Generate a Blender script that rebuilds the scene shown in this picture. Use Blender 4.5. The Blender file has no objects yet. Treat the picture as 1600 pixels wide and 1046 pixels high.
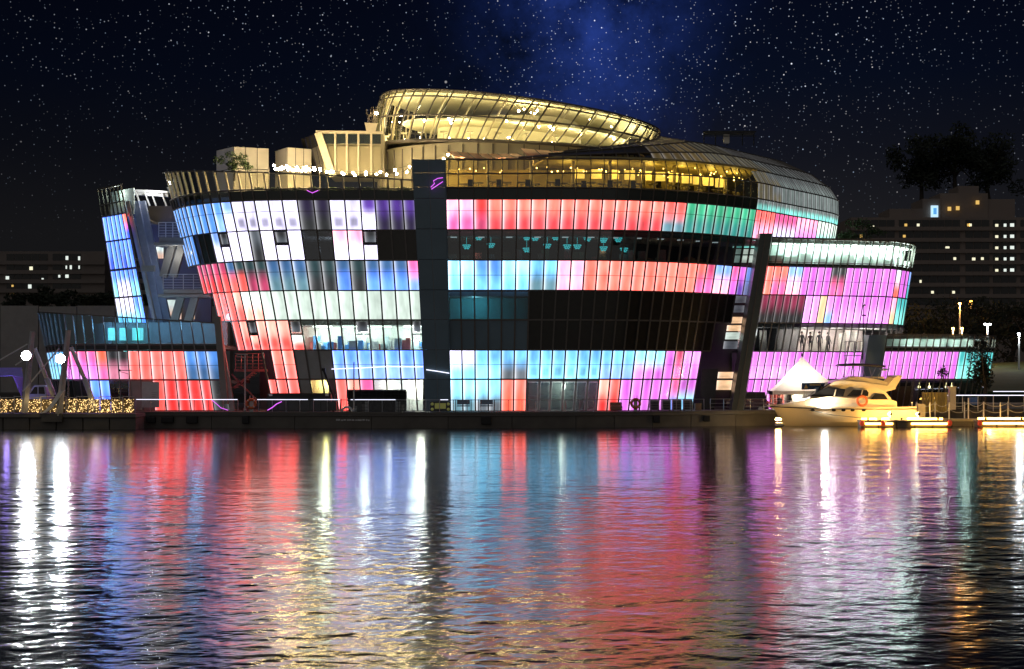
import bpy, math, random
from mathutils import Vector, Matrix
R = random.Random(7)
sc = bpy.context.scene
COL = sc.collection
PI = math.pi

# ------------------------------------------------------------------ camera, world, sun, exposure
F, HZ, CH = 2200.0, 590.0, 3.9          # focal length in photo pixels, horizon row, eye height
cam = bpy.data.cameras.new('camera'); co = bpy.data.objects.new('camera', cam); COL.objects.link(co)
co.location = (0, 0, CH); co.rotation_euler = (PI / 2, 0, 0)
cam.sensor_width = 36.0; cam.lens = 36.0 * F / 1600.0
cam.shift_y = (HZ - 523.0) / 1600.0
cam.clip_start = 0.5; cam.clip_end = 6000
sc.camera = co

SUN_EL, SUN_AZ = math.radians(32), math.radians(205)
wd = bpy.data.worlds.new('World'); sc.world = wd; wd.use_nodes = True
def build_world():
    nt = wd.node_tree; nt.nodes.clear(); N = nt.nodes.new; L = nt.links.new
    out = N('ShaderNodeOutputWorld')
    tc = N('ShaderNodeTexCoord')
    sep = N('ShaderNodeSeparateXYZ'); L(tc.outputs['Generated'], sep.inputs[0])
    def m(op, a, b=None, c=None, clamp=False):
        n = N('ShaderNodeMath'); n.operation = op; n.use_clamp = clamp
        for k, v in enumerate((a, b, c)):
            if v is None: continue
            if hasattr(v, 'is_linked') or hasattr(v, 'node'): L(v, n.inputs[k])
            else: n.inputs[k].default_value = v
        return n.outputs[0]
    # elevation gradient: brown city glow low, deep blue above
    rmp = N('ShaderNodeValToRGB'); L(sep.outputs[2], rmp.inputs[0])
    e = rmp.color_ramp.elements
    e[0].position = 0.0; e[0].color = (0.0125, 0.0115, 0.0115, 1)
    e[1].position = 0.30; e[1].color = (0.0006, 0.0012, 0.0060, 1)
    for p, c in ((0.10, (0.0105, 0.0102, 0.0118, 1)), (0.155, (0.0045, 0.0050, 0.0090, 1)), (0.205, (0.0014, 0.0028, 0.0092, 1))):
        q = e.new(p); q.color = c
    # milky way: a great-circle band of blue light broken up by noise
    nrm = Vector((0.93, -0.10, -0.02)).normalized()
    dot = N('ShaderNodeVectorMath'); dot.operation = 'DOT_PRODUCT'; L(tc.outputs['Generated'], dot.inputs[0]); dot.inputs[1].default_value = nrm
    dd = m('MULTIPLY', m('ADD', dot.outputs['Value'], 0.056), 17.0)
    band = m('POWER', 2.718, m('MULTIPLY', m('MULTIPLY', dd, dd), -1.0))
    nz = N('ShaderNodeTexNoise'); nz.inputs['Scale'].default_value = 13.0; nz.inputs['Detail'].default_value = 7; nz.inputs['Roughness'].default_value = 0.65; L(tc.outputs['Generated'], nz.inputs['Vector'])
    nf = m('MULTIPLY', m('SUBTRACT', nz.outputs['Fac'], 0.36, clamp=True), 3.2, clamp=True)
    hi = N('ShaderNodeMapRange'); L(sep.outputs[2], hi.inputs[0]); hi.inputs[1].default_value = 0.13; hi.inputs[2].default_value = 0.26
    band2 = m('MULTIPLY', m('MULTIPLY', band, nf), hi.outputs[0])
    mw = N('ShaderNodeMix'); mw.data_type = 'RGBA'; mw.blend_type = 'ADD'; L(band2, mw.inputs[0])
    L(rmp.outputs[0], mw.inputs[6]); mw.inputs[7].default_value = (0.017, 0.042, 0.24, 1)
    wide = m('POWER', 2.718, m('MULTIPLY', m('POWER', m('MULTIPLY', m('SUBTRACT', dot.outputs['Value'], 0.02), 4.2), 2.0), -1.0))
    # stars in three sizes, fading into the glow near the horizon
    fade = N('ShaderNodeMapRange'); L(sep.outputs[2], fade.inputs[0]); fade.inputs[1].default_value = 0.09; fade.inputs[2].default_value = 0.25
    dens = N('ShaderNodeTexNoise'); dens.inputs['Scale'].default_value = 5.0; L(tc.outputs['Generated'], dens.inputs['Vector'])
    dk = N('ShaderNodeMix'); dk.data_type = 'RGBA'; dk.blend_type = 'MULTIPLY'; dk.inputs[0].default_value = 1.0; L(mw.outputs[2], dk.inputs[6]); cg = N('ShaderNodeCombineColor'); wv = m('ADD', 0.55, m('MULTIPLY', wide, 0.55)); L(wv, cg.inputs[0]); L(wv, cg.inputs[1]); L(wv, cg.inputs[2]); L(cg.outputs[0], dk.inputs[7])
    cur = dk.outputs[2]
    for scale, rad, gain, keep in ((46, 0.052, 2.6, 0.64), (105, 0.072, 1.5, 0.48), (210, 0.115, 0.75, 0.30), (400, 0.20, 0.30, 0.2)):
        v = N('ShaderNodeTexVoronoi'); v.inputs['Scale'].default_value = scale; L(tc.outputs['Generated'], v.inputs['Vector'])
        s = N('ShaderNodeMapRange'); L(v.outputs['Distance'], s.inputs[0]); s.inputs[1].default_value = rad; s.inputs[2].default_value = rad * 0.35
        cs = N('ShaderNodeSeparateColor'); L(v.outputs['Color'], cs.inputs[0])
        thr = m('SUBTRACT', cs.outputs[0], m('SUBTRACT', keep + 0.76, m('ADD', m('MULTIPLY', dens.outputs['Fac'], 0.95), m('MULTIPLY', wide, 0.32))), clamp=True)
        amp = m('MULTIPLY', m('POWER', thr, 1.6), gain * 3.2)
        f = m('MULTIPLY', m('MULTIPLY', s.outputs[0], amp), fade.outputs[0])
        tint = N('ShaderNodeMix'); tint.data_type = 'RGBA'; L(cs.outputs[1], tint.inputs[0])
        tint.inputs[6].default_value = (0.55, 0.72, 1.0, 1); tint.inputs[7].default_value = (1.0, 0.95, 0.95, 1)
        a = N('ShaderNodeMix'); a.data_type = 'RGBA'; a.blend_type = 'ADD'; a.clamp_factor = False; L(f, a.inputs[0])
        L(cur, a.inputs[6]); L(tint.outputs[2], a.inputs[7]); cur = a.outputs[2]
    bg = N('ShaderNodeBackground'); L(cur, bg.inputs[0]); bg.inputs[1].default_value = 1.0
    sky = N('ShaderNodeTexSky'); sky.sky_type = 'NISHITA'; sky.sun_disc = False
    sky.sun_elevation = SUN_EL; sky.sun_rotation = SUN_AZ
    b2 = N('ShaderNodeBackground'); L(sky.outputs[0], b2.inputs[0]); b2.inputs[1].default_value = 0.00012
    ad = N('ShaderNodeAddShader'); L(bg.outputs[0], ad.inputs[0]); L(b2.outputs[0], ad.inputs[1]); L(ad.outputs[0], out.inputs[0])
build_world()
sun = bpy.data.lights.new('glow_fill', 'SUN'); sun.energy = 0.30; sun.angle = math.radians(120); sun.color = (1.0, 0.93, 0.85)  # broad lamp added as city-glow fill for the unlit surfaces
so = bpy.data.objects.new('glow_fill', sun); COL.objects.link(so)
so.rotation_euler = (PI / 2 - SUN_EL, 0, math.radians(-25))
sc.view_settings.view_transform = 'Standard'; sc.view_settings.look = 'None'
sc.view_settings.exposure = 0.15; sc.view_settings.gamma = 1.0; sc.view_settings.use_curve_mapping = False
sc.cycles.use_denoising = True
sc.cycles.max_bounces = 8; sc.cycles.transparent_max_bounces = 16; sc.cycles.diffuse_bounces = 3; sc.cycles.glossy_bounces = 4
sc.cycles.sample_clamp_indirect = 6.0; sc.cycles.caustics_reflective = True; sc.cycles.blur_glossy = 0.3

# ------------------------------------------------------------------ helpers
def W(px, py, Y): return Vector(((px - 800) * Y / F, Y, CH + (HZ - py) * Y / F))
def WX(px, Y): return (px - 800) * Y / F
def WZ(py, Y): return CH + (HZ - py) * Y / F
def lin(r, g, b):
    f = lambda c: (c / 255 / 12.92) if c <= 10 else ((c / 255 + 0.055) / 1.055) ** 2.4
    return (f(r), f(g), f(b))
def lerp(a, b, t): return a + (b - a) * t

MATS = {}
def mat(name, base=(0.5, 0.5, 0.5), rough=0.6, metal=0.0, emit=None, es=0.0, var=0.18, nscale=3.0, spec=0.5, bump=0.0):
    if name in MATS: return MATS[name]
    m = bpy.data.materials.new(name); m.use_nodes = True; MATS[name] = m
    nt = m.node_tree; p = nt.nodes['Principled BSDF']; N = nt.nodes.new; L = nt.links.new
    p.inputs['Roughness'].default_value = rough; p.inputs['Metallic'].default_value = metal
    p.inputs['Specular IOR Level'].default_value = spec
    tc = N('ShaderNodeTexCoord'); nz = N('ShaderNodeTexNoise'); nz.inputs['Scale'].default_value = nscale; nz.inputs['Detail'].default_value = 4
    L(tc.outputs['Object'], nz.inputs['Vector'])
    mx = N('ShaderNodeMix'); mx.data_type = 'RGBA'; L(nz.outputs['Fac'], mx.inputs[0])
    mx.inputs[6].default_value = tuple(c * (1 - var) for c in base) + (1,); mx.inputs[7].default_value = tuple(min(1, c * (1 + var)) for c in base) + (1,)
    L(mx.outputs[2], p.inputs['Base Color'])
    if bump:
        b = N('ShaderNodeBump'); b.inputs['Strength'].default_value = bump; b.inputs['Distance'].default_value = 0.05
        L(nz.outputs['Fac'], b.inputs['Height']); L(b.outputs[0], p.inputs['Normal'])
    if emit:
        p.inputs['Emission Color'].default_value = tuple(emit) + (1,); p.inputs['Emission Strength'].default_value = es
    return m

def led_material():
    """Backlit frosted panel: colours come from the panel object, LED strips sit along its edges."""
    m = bpy.data.materials.new('led_panel'); m.use_nodes = True; MATS['led'] = m
    nt = m.node_tree; p = nt.nodes['Principled BSDF']; N = nt.nodes.new; L = nt.links.new
    def attr(n):
        a = N('ShaderNodeAttribute'); a.attribute_type = 'OBJECT'; a.attribute_name = n; return a
    def mm(op, a, b=None, clamp=False):
        n = N('ShaderNodeMath'); n.operation = op; n.use_clamp = clamp
        for k, v in enumerate((a, b)):
            if v is None: continue
            if hasattr(v, 'node'): L(v, n.inputs[k])
            else: n.inputs[k].default_value = v
        return n.outputs[0]
    uv = N('ShaderNodeUVMap'); sp = N('ShaderNodeSeparateXYZ'); L(uv.outputs[0], sp.inputs[0])
    u, v = sp.outputs[0], sp.outputs[1]
    rnd = N('ShaderNodeObjectInfo').outputs['Random']
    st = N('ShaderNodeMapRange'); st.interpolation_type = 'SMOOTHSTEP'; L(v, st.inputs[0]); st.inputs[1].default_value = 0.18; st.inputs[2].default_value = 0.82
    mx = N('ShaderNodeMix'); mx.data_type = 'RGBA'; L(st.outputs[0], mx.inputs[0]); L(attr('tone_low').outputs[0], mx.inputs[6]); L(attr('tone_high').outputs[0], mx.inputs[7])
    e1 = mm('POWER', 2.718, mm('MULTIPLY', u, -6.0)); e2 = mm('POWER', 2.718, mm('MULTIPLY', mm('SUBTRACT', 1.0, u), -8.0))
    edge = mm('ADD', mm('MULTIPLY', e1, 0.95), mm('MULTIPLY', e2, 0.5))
    nz = N('ShaderNodeTexNoise'); nz.inputs['Scale'].default_value = 1.5; nz.inputs['Detail'].default_value = 2
    cb = N('ShaderNodeCombineXYZ'); L(mm('MULTIPLY', u, 1.2), cb.inputs[0]); L(mm('ADD', mm('MULTIPLY', v, 0.9), mm('MULTIPLY', rnd, 40.0)), cb.inputs[1]); L(mm('MULTIPLY', rnd, 17.0), cb.inputs[2])
    L(cb.outputs[0], nz.inputs['Vector'])
    body = mm('ADD', 0.26, mm('MULTIPLY', nz.outputs['Fac'], 1.15))
    k = mm('ADD', body, edge)
    # things standing close behind the frosted glass show as a soft dark patch low in the panel
    def win(x, a, b, c, d):
        r1 = N('ShaderNodeMapRange'); r1.interpolation_type = 'SMOOTHSTEP'; L(x, r1.inputs[0]); r1.inputs[1].default_value = a; r1.inputs[2].default_value = b
        r2 = N('ShaderNodeMapRange'); r2.interpolation_type = 'SMOOTHSTEP'; L(x, r2.inputs[0]); r2.inputs[1].default_value = d; r2.inputs[2].default_value = c
        return mm('MULTIPLY', r1.outputs[0], r2.outputs[0])
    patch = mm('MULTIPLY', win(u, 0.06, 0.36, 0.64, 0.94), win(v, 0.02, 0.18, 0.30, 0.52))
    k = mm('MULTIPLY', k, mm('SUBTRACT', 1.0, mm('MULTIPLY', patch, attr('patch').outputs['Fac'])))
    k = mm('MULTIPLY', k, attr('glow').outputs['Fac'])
    # the LED edge is whiter than the tinted body
    wh = N('ShaderNodeMix'); wh.data_type = 'RGBA'; L(mm('MULTIPLY', edge, 0.62, clamp=True), wh.inputs[0]); L(mx.outputs[2], wh.inputs[6]); wh.inputs[7].default_value = (0.95, 0.95, 1.0, 1)
    p.inputs['Base Color'].default_value = (0.06, 0.06, 0.065, 1); p.inputs['Roughness'].default_value = 0.12
    L(wh.outputs[2], p.inputs['Emission Color']); L(k, p.inputs['Emission Strength'])
led_material()

def glass_material(name, tint, gl=0.08):
    m = bpy.data.materials.new(name); m.use_nodes = True; MATS[name] = m
    nt = m.node_tree; nt.nodes.clear(); N = nt.nodes.new; L = nt.links.new
    out = N('ShaderNodeOutputMaterial'); t = N('ShaderNodeBsdfTransparent'); t.inputs[0].default_value = tint + (1,)
    g = N('ShaderNodeBsdfGlossy'); g.inputs['Roughness'].default_value = 0.03; g.inputs[0].default_value = (0.9, 0.95, 1, 1)
    f = N('ShaderNodeFresnel'); f.inputs[0].default_value = 1.5
    nz = N('ShaderNodeTexNoise'); nz.inputs['Scale'].default_value = 0.9; tc = N('ShaderNodeTexCoord'); L(tc.outputs['Object'], nz.inputs['Vector'])
    b = N('ShaderNodeBump'); b.inputs['Strength'].default_value = 0.25; b.inputs['Distance'].default_value = 0.02; L(nz.outputs['Fac'], b.inputs['Height']); L(b.outputs[0], g.inputs['Normal'])
    a = N('ShaderNodeMath'); a.operation = 'ADD'; a.use_clamp = True; L(f.outputs[0], a.inputs[0]); a.inputs[1].default_value = gl
    ge = N('ShaderNodeNewGeometry'); iv = N('ShaderNodeMath'); iv.operation = 'SUBTRACT'; iv.inputs[0].default_value = 1.0; L(ge.outputs['Backfacing'], iv.inputs[1]); a2 = N('ShaderNodeMath'); a2.operation = 'MULTIPLY'; L(a.outputs[0], a2.inputs[0]); L(iv.outputs[0], a2.inputs[1])
    mx = N('ShaderNodeMixShader'); L(a2.outputs[0], mx.inputs[0]); L(t.outputs[0], mx.inputs[1]); L(g.outputs[0], mx.inputs[2]); L(mx.outputs[0], out.inputs[0])
    return m
glass_material('glass', (0.86, 0.90, 0.88)); glass_material('glass_gold', (0.95, 0.93, 0.82)); glass_material('glass_amber', (0.92, 0.85, 0.56)); glass_material('glass_teal', (0.66, 0.84, 0.92)); glass_material('glass_smoke', (0.50, 0.56, 0.56), 0.12)

mat('slate', (0.13, 0.20, 0.245), 0.28, var=0.2, nscale=0.6); mat('dark_glass', (0.034, 0.031, 0.025), 0.06, var=0.3)
mat('spandrel', (0.045, 0.055, 0.05), 0.2, nscale=0.8); mat('grey_panel', (0.36, 0.37, 0.36), 0.55, nscale=1.5)
mat('mullion', (0.13, 0.115, 0.10), 0.45, 0.2); mat('mullion_pale', (0.28, 0.28, 0.28), 0.4, 0.5)
mat('concrete', (0.30, 0.29, 0.27), 0.85, nscale=1.2, bump=0.3); mat('hull_dark', (0.12, 0.11, 0.095), 0.7, nscale=0.8, var=0.45, bump=0.4)
mat('deck', (0.16, 0.15, 0.14), 0.8, nscale=1.0); mat('core', (0.03, 0.03, 0.03), 0.8); mat('slab', (0.22, 0.22, 0.21), 0.8)
mat('beige', (0.56, 0.52, 0.45), 0.6, nscale=1.0); mat('beige_frame', (0.62, 0.55, 0.42), 0.5); mat('cream_wall', (0.60, 0.57, 0.44), 0.7, nscale=0.7)
mat('steel', (0.42, 0.42, 0.43), 0.35, 0.8); mat('white_paint', (0.78, 0.78, 0.76), 0.4); mat('pale_steel', (0.55, 0.55, 0.55), 0.45, 0.2)
mat('awning', (0.62, 0.33, 0.20), 0.75, nscale=1.5); mat('black', (0.012, 0.012, 0.013), 0.5); mat('rubber', (0.02, 0.02, 0.02), 0.7)
mat('warm_bulb', (1, .9, .7), emit=(1.0, 0.76, 0.40), es=280.0); mat('warm_bulb_low', (1, .9, .7), emit=(1.0, 0.70, 0.32), es=14.0)
mat('white_bulb', (1, 1, 1), emit=(0.92, 0.96, 1.0), es=900.0); mat('white_strip', (1, 1, 1), emit=(0.80, 0.82, 1.0), es=1.8); mat('violet_strip', (1, .5, 1), emit=(0.75, 0.12, 0.95), es=1.2)
mat('gold_strip', (1, .9, .6), emit=(1.0, 0.50, 0.09), es=16.0); mat('orange_bulb', (1, .6, .2), emit=(1.0, 0.42, 0.07), es=30.0)
mat('teal_lamp', (.1, .6, .6), emit=(0.05, 0.42, 0.46), es=2.6); mat('office_light', (1, 1, 1), emit=(0.86, 1.0, 0.92), es=4.0)
mat('orange', (0.75, 0.16, 0.05), 0.6); mat('leaf', (0.045, 0.085, 0.025), 0.7, var=0.5, nscale=2.0); mat('leaf_dark', (0.018, 0.026, 0.014), 0.8, var=0.4); mat('bark', (0.05, 0.04, 0.03), 0.9)
mat('apartment', (0.23, 0.19, 0.165), 0.85, nscale=0.15); mat('apartment_dark', (0.19, 0.165, 0.15), 0.85, nscale=0.15)
mat('apartment_window', (0.02, 0.022, 0.024), 0.25); mat('lit_window', (1, 1, .8), emit=(1.0, 0.95, 0.66), es=0.9); mat('lit_window_orange', (1, .6, .2), emit=(1.0, 0.62, 0.16), es=0.7); mat('lit_window_white', (1, 1, .9), emit=(0.9, 1.0, 0.92), es=0.8)
mat('brown', (.28, .19, .12), .8); mat('f_red', (.45, .12, .12)); mat('grass', (0.05, 0.075, 0.025), 0.9, var=0.5, nscale=0.6); mat('ground', (0.07, 0.068, 0.06), 0.95, nscale=0.3, var=0.4)

class MB:
    def __init__(s): s.v = []; s.f = []; s.uv = None
    def box(s, c, size, rz=0.0):
        hx, hy, hz = size[0] / 2, size[1] / 2, size[2] / 2; ca, sa = math.cos(rz), math.sin(rz)
        q = []
        for dz in (-hz, hz):
            for dx, dy in ((-hx, -hy), (hx, -hy), (hx, hy), (-hx, hy)):
                q.append((c[0] + dx * ca - dy * sa, c[1] + dx * sa + dy * ca, c[2] + dz))
        return s.hexa(q)
    def hexa(s, q):
        b = len(s.v); s.v += [tuple(p) for p in q]
        s.f += [[b + k for k in fc] for fc in ((3, 2, 1, 0), (4, 5, 6, 7), (0, 1, 5, 4), (1, 2, 6, 5), (2, 3, 7, 6), (3, 0, 4, 7))]
        return s
    def span(s, x0, x1, y0, y1, z0, z1): return s.box(((x0 + x1) / 2, (y0 + y1) / 2, (z0 + z1) / 2), (abs(x1 - x0), abs(y1 - y0), abs(z1 - z0)))
    def tube(s, pts, r, n=8, cap=True):
        pts = [Vector(p) for p in pts]; rs = r if isinstance(r, (list, tuple)) else [r] * len(pts)
        b = len(s.v)
        for k, p in enumerate(pts):
            d = (pts[min(k + 1, len(pts) - 1)] - pts[max(k - 1, 0)]).normalized()
            up = Vector((0, 0, 1)) if abs(d.z) < 0.95 else Vector((0, 1, 0))
            a = d.cross(up).normalized(); c = a.cross(d)
            for j in range(n):
                t = 2 * PI * j / n; s.v.append(tuple(p + (a * math.cos(t) + c * math.sin(t)) * rs[k]))
        for k in range(len(pts) - 1):
            for j in range(n):
                s.f.append([b + k * n + j, b + k * n + (j + 1) % n, b + (k + 1) * n + (j + 1) % n, b + (k + 1) * n + j])
        if cap: s.f.append([b + j for j in range(n)][::-1]); s.f.append([b + (len(pts) - 1) * n + j for j in range(n)])
        return s
    def bar(s, p, q, w, d):
        """rectangular bar from p to q, w across (horizontal), d in depth"""
        p, q = Vector(p), Vector(q); t = (q - p).normalized()
        a = t.cross(Vector((0, 1, 0)))
        if a.length < 0.05: a = Vector((1, 0, 0))
        a.normalize(); c = a.cross(t).normalized(); a = a * w / 2; c = c * d / 2
        return s.hexa([p - a - c, p + a - c, p + a + c, p - a + c, q - a - c, q + a - c, q + a + c, q - a + c])
    def prism(s, poly, z0, z1):
        b = len(s.v); n = len(poly)
        s.v += [(p[0], p[1], z0) for p in poly] + [(p[0], p[1], z1) for p in poly]
        s.f.append([b + k for k in range(n)][::-1]); s.f.append([b + n + k for k in range(n)])
        s.f += [[b + k, b + (k + 1) % n, b + n + (k + 1) % n, b + n + k] for k in range(n)]
        return s
    def slabpoly(s, poly3, off):
        """closed polygon of 3-D points thickened by the vector off"""
        b = len(s.v); n = len(poly3); off = Vector(off)
        s.v += [tuple(p) for p in poly3] + [tuple(Vector(p) + off) for p in poly3]
        s.f.append([b + k for k in range(n)]); s.f.append([b + n + k for k in range(n)][::-1])
        s.f += [[b + (k + 1) % n, b + k, b + n + k, b + n + (k + 1) % n] for k in range(n)]
        return s
    def ball(s, c, r, n=8, m=5, sq=(1, 1, 1)):
        b = len(s.v); s.v.append((c[0], c[1], c[2] - r * sq[2]))
        for i in range(1, m):
            a = PI * i / m - PI / 2
            for j in range(n):
                t = 2 * PI * j / n; s.v.append((c[0] + r * sq[0] * math.cos(a) * math.cos(t), c[1] + r * sq[1] * math.cos(a) * math.sin(t), c[2] + r * sq[2] * math.sin(a)))
        s.v.append((c[0], c[1], c[2] + r * sq[2])); e = len(s.v) - 1
        for j in range(n):
            s.f.append([b, b + 1 + (j + 1) % n, b + 1 + j]); s.f.append([e, b + 1 + (m - 2) * n + j, b + 1 + (m - 2) * n + (j + 1) % n])
            for i in range(m - 2):
                p = b + 1 + i * n; s.f.append([p + j, p + (j + 1) % n, p + n + (j + 1) % n, p + n + j])
        return s
    def torus(s, c, R0, r, n=18, m=6, ax=1):
        b = len(s.v)
        for i in range(n):
            t = 2 * PI * i / n
            for j in range(m):
                a = 2 * PI * j / m; q = R0 + r * math.cos(a); w = r * math.sin(a)
                p = (q * math.cos(t), w, q * math.sin(t)) if ax == 1 else (q * math.cos(t), q * math.sin(t), w)
                s.v.append((c[0] + p[0], c[1] + p[1], c[2] + p[2]))
        for i in range(n):
            for j in range(m):
                s.f.append([b + i * m + j, b + i * m + (j + 1) % m, b + ((i + 1) % n) * m + (j + 1) % m, b + ((i + 1) % n) * m + j])
        return s
    def ribbon(s, pts, w, d, inward):
        """bar swept along pts: width w in z, depth d along inward"""
        b = len(s.v); n = len(pts)
        for k, p in enumerate(pts):
            p = Vector(p); o = Vector(inward[k]) * d; h = Vector((0, 0, w / 2))
            s.v += [tuple(p - h), tuple(p + h), tuple(p + h + o), tuple(p - h + o)]
        for k in range(n - 1):
            for j in range(4): s.f.append([b + k * 4 + j, b + k * 4 + (j + 1) % 4, b + (k + 1) * 4 + (j + 1) % 4, b + (k + 1) * 4 + j])
        s.f.append([b, b + 3, b + 2, b + 1]); e = b + (n - 1) * 4; s.f.append([e, e + 1, e + 2, e + 3])
        return s
    def build(s, name, m, parent=None, smooth=False, bevel=0.0):
        me = bpy.data.meshes.new(name); me.from_pydata(s.v, [], s.f)
        me.materials.append(MATS[m] if isinstance(m, str) else m)
        if smooth: me.polygons.foreach_set('use_smooth', [True] * len(me.polygons))
        if s.uv:
            ul = me.uv_layers.new(name='UVMap')
            ul.data.foreach_set('uv', [c for l in me.loops for c in s.uv[l.vertex_index]])
        me.update(); return link(name, me, parent, bevel)
def link(name, me, parent=None, bevel=0.0):
    o = bpy.data.objects.new(name, me); COL.objects.link(o)
    if parent:
        o.parent = parent; root = parent; t = Vector((0, 0, 0))
        while root: t = t + root.location; root = root.parent
        if parent.type == 'EMPTY': o.matrix_parent_inverse = Matrix.Translation(-t)
    if bevel:
        b = o.modifiers.new('bevel', 'BEVEL'); b.width = bevel; b.segments = 2; b.limit_method = 'ANGLE'
    return o
def tag(o, label=None, cat=None, group=None, kind=None):
    if label: o['label'] = label
    if cat: o['category'] = cat
    if group: o['group'] = group
    if kind: o['kind'] = kind
    return o
def thing(name, loc, label, cat, group=None):
    o = bpy.data.objects.new(name, None); COL.objects.link(o); o.location = loc; o.empty_display_size = 0.3
    return tag(o, label, cat, group)
LAMP = dict(lounge_lamp=1.3, restaurant_lamp=0.9, terrace_lamp=1.9, room_lamp=4.4, awning_lamp=7.0, tent_lamp=9.0, tent_spot=5.0, lamp_light=1.0, stair_lamp=2.5, truss_lamp=2.0, roof_lamp=2.5, balcony_lamp=5.0)
def lamp(name, loc, power, color, r=0.15, parent=None):
    l = bpy.data.lights.new(name, 'POINT'); l.energy = power * LAMP.get(name, 1.0); l.color = color; l.shadow_soft_size = r
    o = bpy.data.objects.new(name, l); COL.objects.link(o); o.location = loc
    if parent: o.parent = parent; o.matrix_parent_inverse = Matrix.Translation(-parent.location)
    return o

def foliage(mb, c, rad, n, size):
    for k in range(n):
        while True:
            d = Vector((R.uniform(-1, 1), R.uniform(-1, 1), R.uniform(-1, 1)))
            if .1 < d.length < 1: break
        p = Vector(c) + Vector((d.x * rad[0], d.y * rad[1], d.z * rad[2])); s = size * R.uniform(.6, 1.4)
        a = Vector((R.gauss(0, 1), R.gauss(0, 1), R.gauss(0, 1))).normalized(); b = a.orthogonal().normalized()
        i = len(mb.v); mb.v += [tuple(p - a * s), tuple(p + b * s * .45), tuple(p + a * s), tuple(p - b * s * .45)]; mb.f.append([i, i + 1, i + 2, i + 3])
# ------------------------------------------------------------------ colours of the light panels (display values)
C = dict(white=(246, 244, 255), blue=(92, 168, 226), dblue=(62, 120, 178), royal=(70, 120, 245), cyan=(138, 214, 240), pcyan=(186, 238, 250), gcyan=(110, 160, 175),
         coral=(255, 124, 112), salmon=(255, 150, 128), red=(235, 52, 48), pinkw=(250, 205, 225), pink=(244, 120, 196), mag=(222, 122, 224), pmag=(240, 172, 242),
         purple=(110, 60, 190), dpurple=(46, 26, 84), green=(60, 196, 150), teal=(40, 160, 150), corl=(222, 72, 82), pale=(238, 244, 240), orange=(250, 130, 90), grey=(120, 130, 140),
         brgrey=(104, 96, 66), dg1=(128, 142, 138), dg2=(92, 100, 98), dg3=(56, 60, 58), bronze=(128, 104, 44), tealdk=(30, 74, 80), greydk=(52, 56, 58), cream=(240, 222, 190), lblue=(160, 200, 240), wred=(255, 205, 190), rose=(214, 74, 130), pcy2=(160, 230, 225), ltblue=(120, 190, 255), aqua=(70, 205, 205))
CL = {k: tuple(x * (1 + 1.9 * (c / 255) ** 10) for x, c in zip(lin(*v), v)) for k, v in C.items()}   # channels the photograph clips are brighter than display white

def pane(parent, q, inward, kind, name=None, inset=0.055, th=0.07, mname=None):
    """q: four corners (bl, br, tr, tl) on the outer surface; kind: material name or (low, high, glow, patch)"""
    q = [Vector(p) for p in q]; c = (q[0] + q[1] + q[2] + q[3]) / 4
    w = max(0.05, (q[1] - q[0]).length); h = max(0.05, (q[3] - q[0]).length)
    sx, sz = max(0.3, 1 - 2 * inset / w), max(0.3, 1 - 2 * inset / h)
    def f(u, v): return (q[0] * (1 - u) + q[1] * u) * (1 - v) + (q[3] * (1 - u) + q[2] * u) * v
    a, b = (1 - sx) / 2, (1 + sx) / 2; cc, d = (1 - sz) / 2, (1 + sz) / 2
    out = [f(a, cc), f(b, cc), f(b, d), f(a, d)]; inn = [p + Vector(inward) * th for p in out]
    mb = MB(); mb.v = [tuple(p) for p in out + inn]
    mb.f = [[0, 1, 2, 3], [7, 6, 5, 4], [1, 0, 4, 5], [2, 1, 5, 6], [3, 2, 6, 7], [0, 3, 7, 4]]
    mb.uv = [(0, 0), (1, 0), (1, 1), (0, 1)] * 2
    if isinstance(kind, str):
        return mb.build(name or {'glass': 'window_pane', 'glass_gold': 'window_pane', 'glass_teal': 'window_pane', 'glass_smoke': 'window_pane', 'dark_glass': 'dark_pane', 'spandrel': 'spandrel_panel', 'slate': 'cladding_panel'}.get(kind, 'facade_panel'), kind, parent)
    lo, hi, g, pt = kind
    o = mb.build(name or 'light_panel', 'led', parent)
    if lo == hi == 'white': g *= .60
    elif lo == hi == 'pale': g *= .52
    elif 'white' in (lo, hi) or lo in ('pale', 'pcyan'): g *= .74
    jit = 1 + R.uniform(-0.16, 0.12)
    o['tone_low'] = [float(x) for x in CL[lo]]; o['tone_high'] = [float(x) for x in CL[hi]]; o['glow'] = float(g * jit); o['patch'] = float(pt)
    return o
def led(a, b=None, g=1.1, p=0.0): return (a, b or a, g, p)

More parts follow.
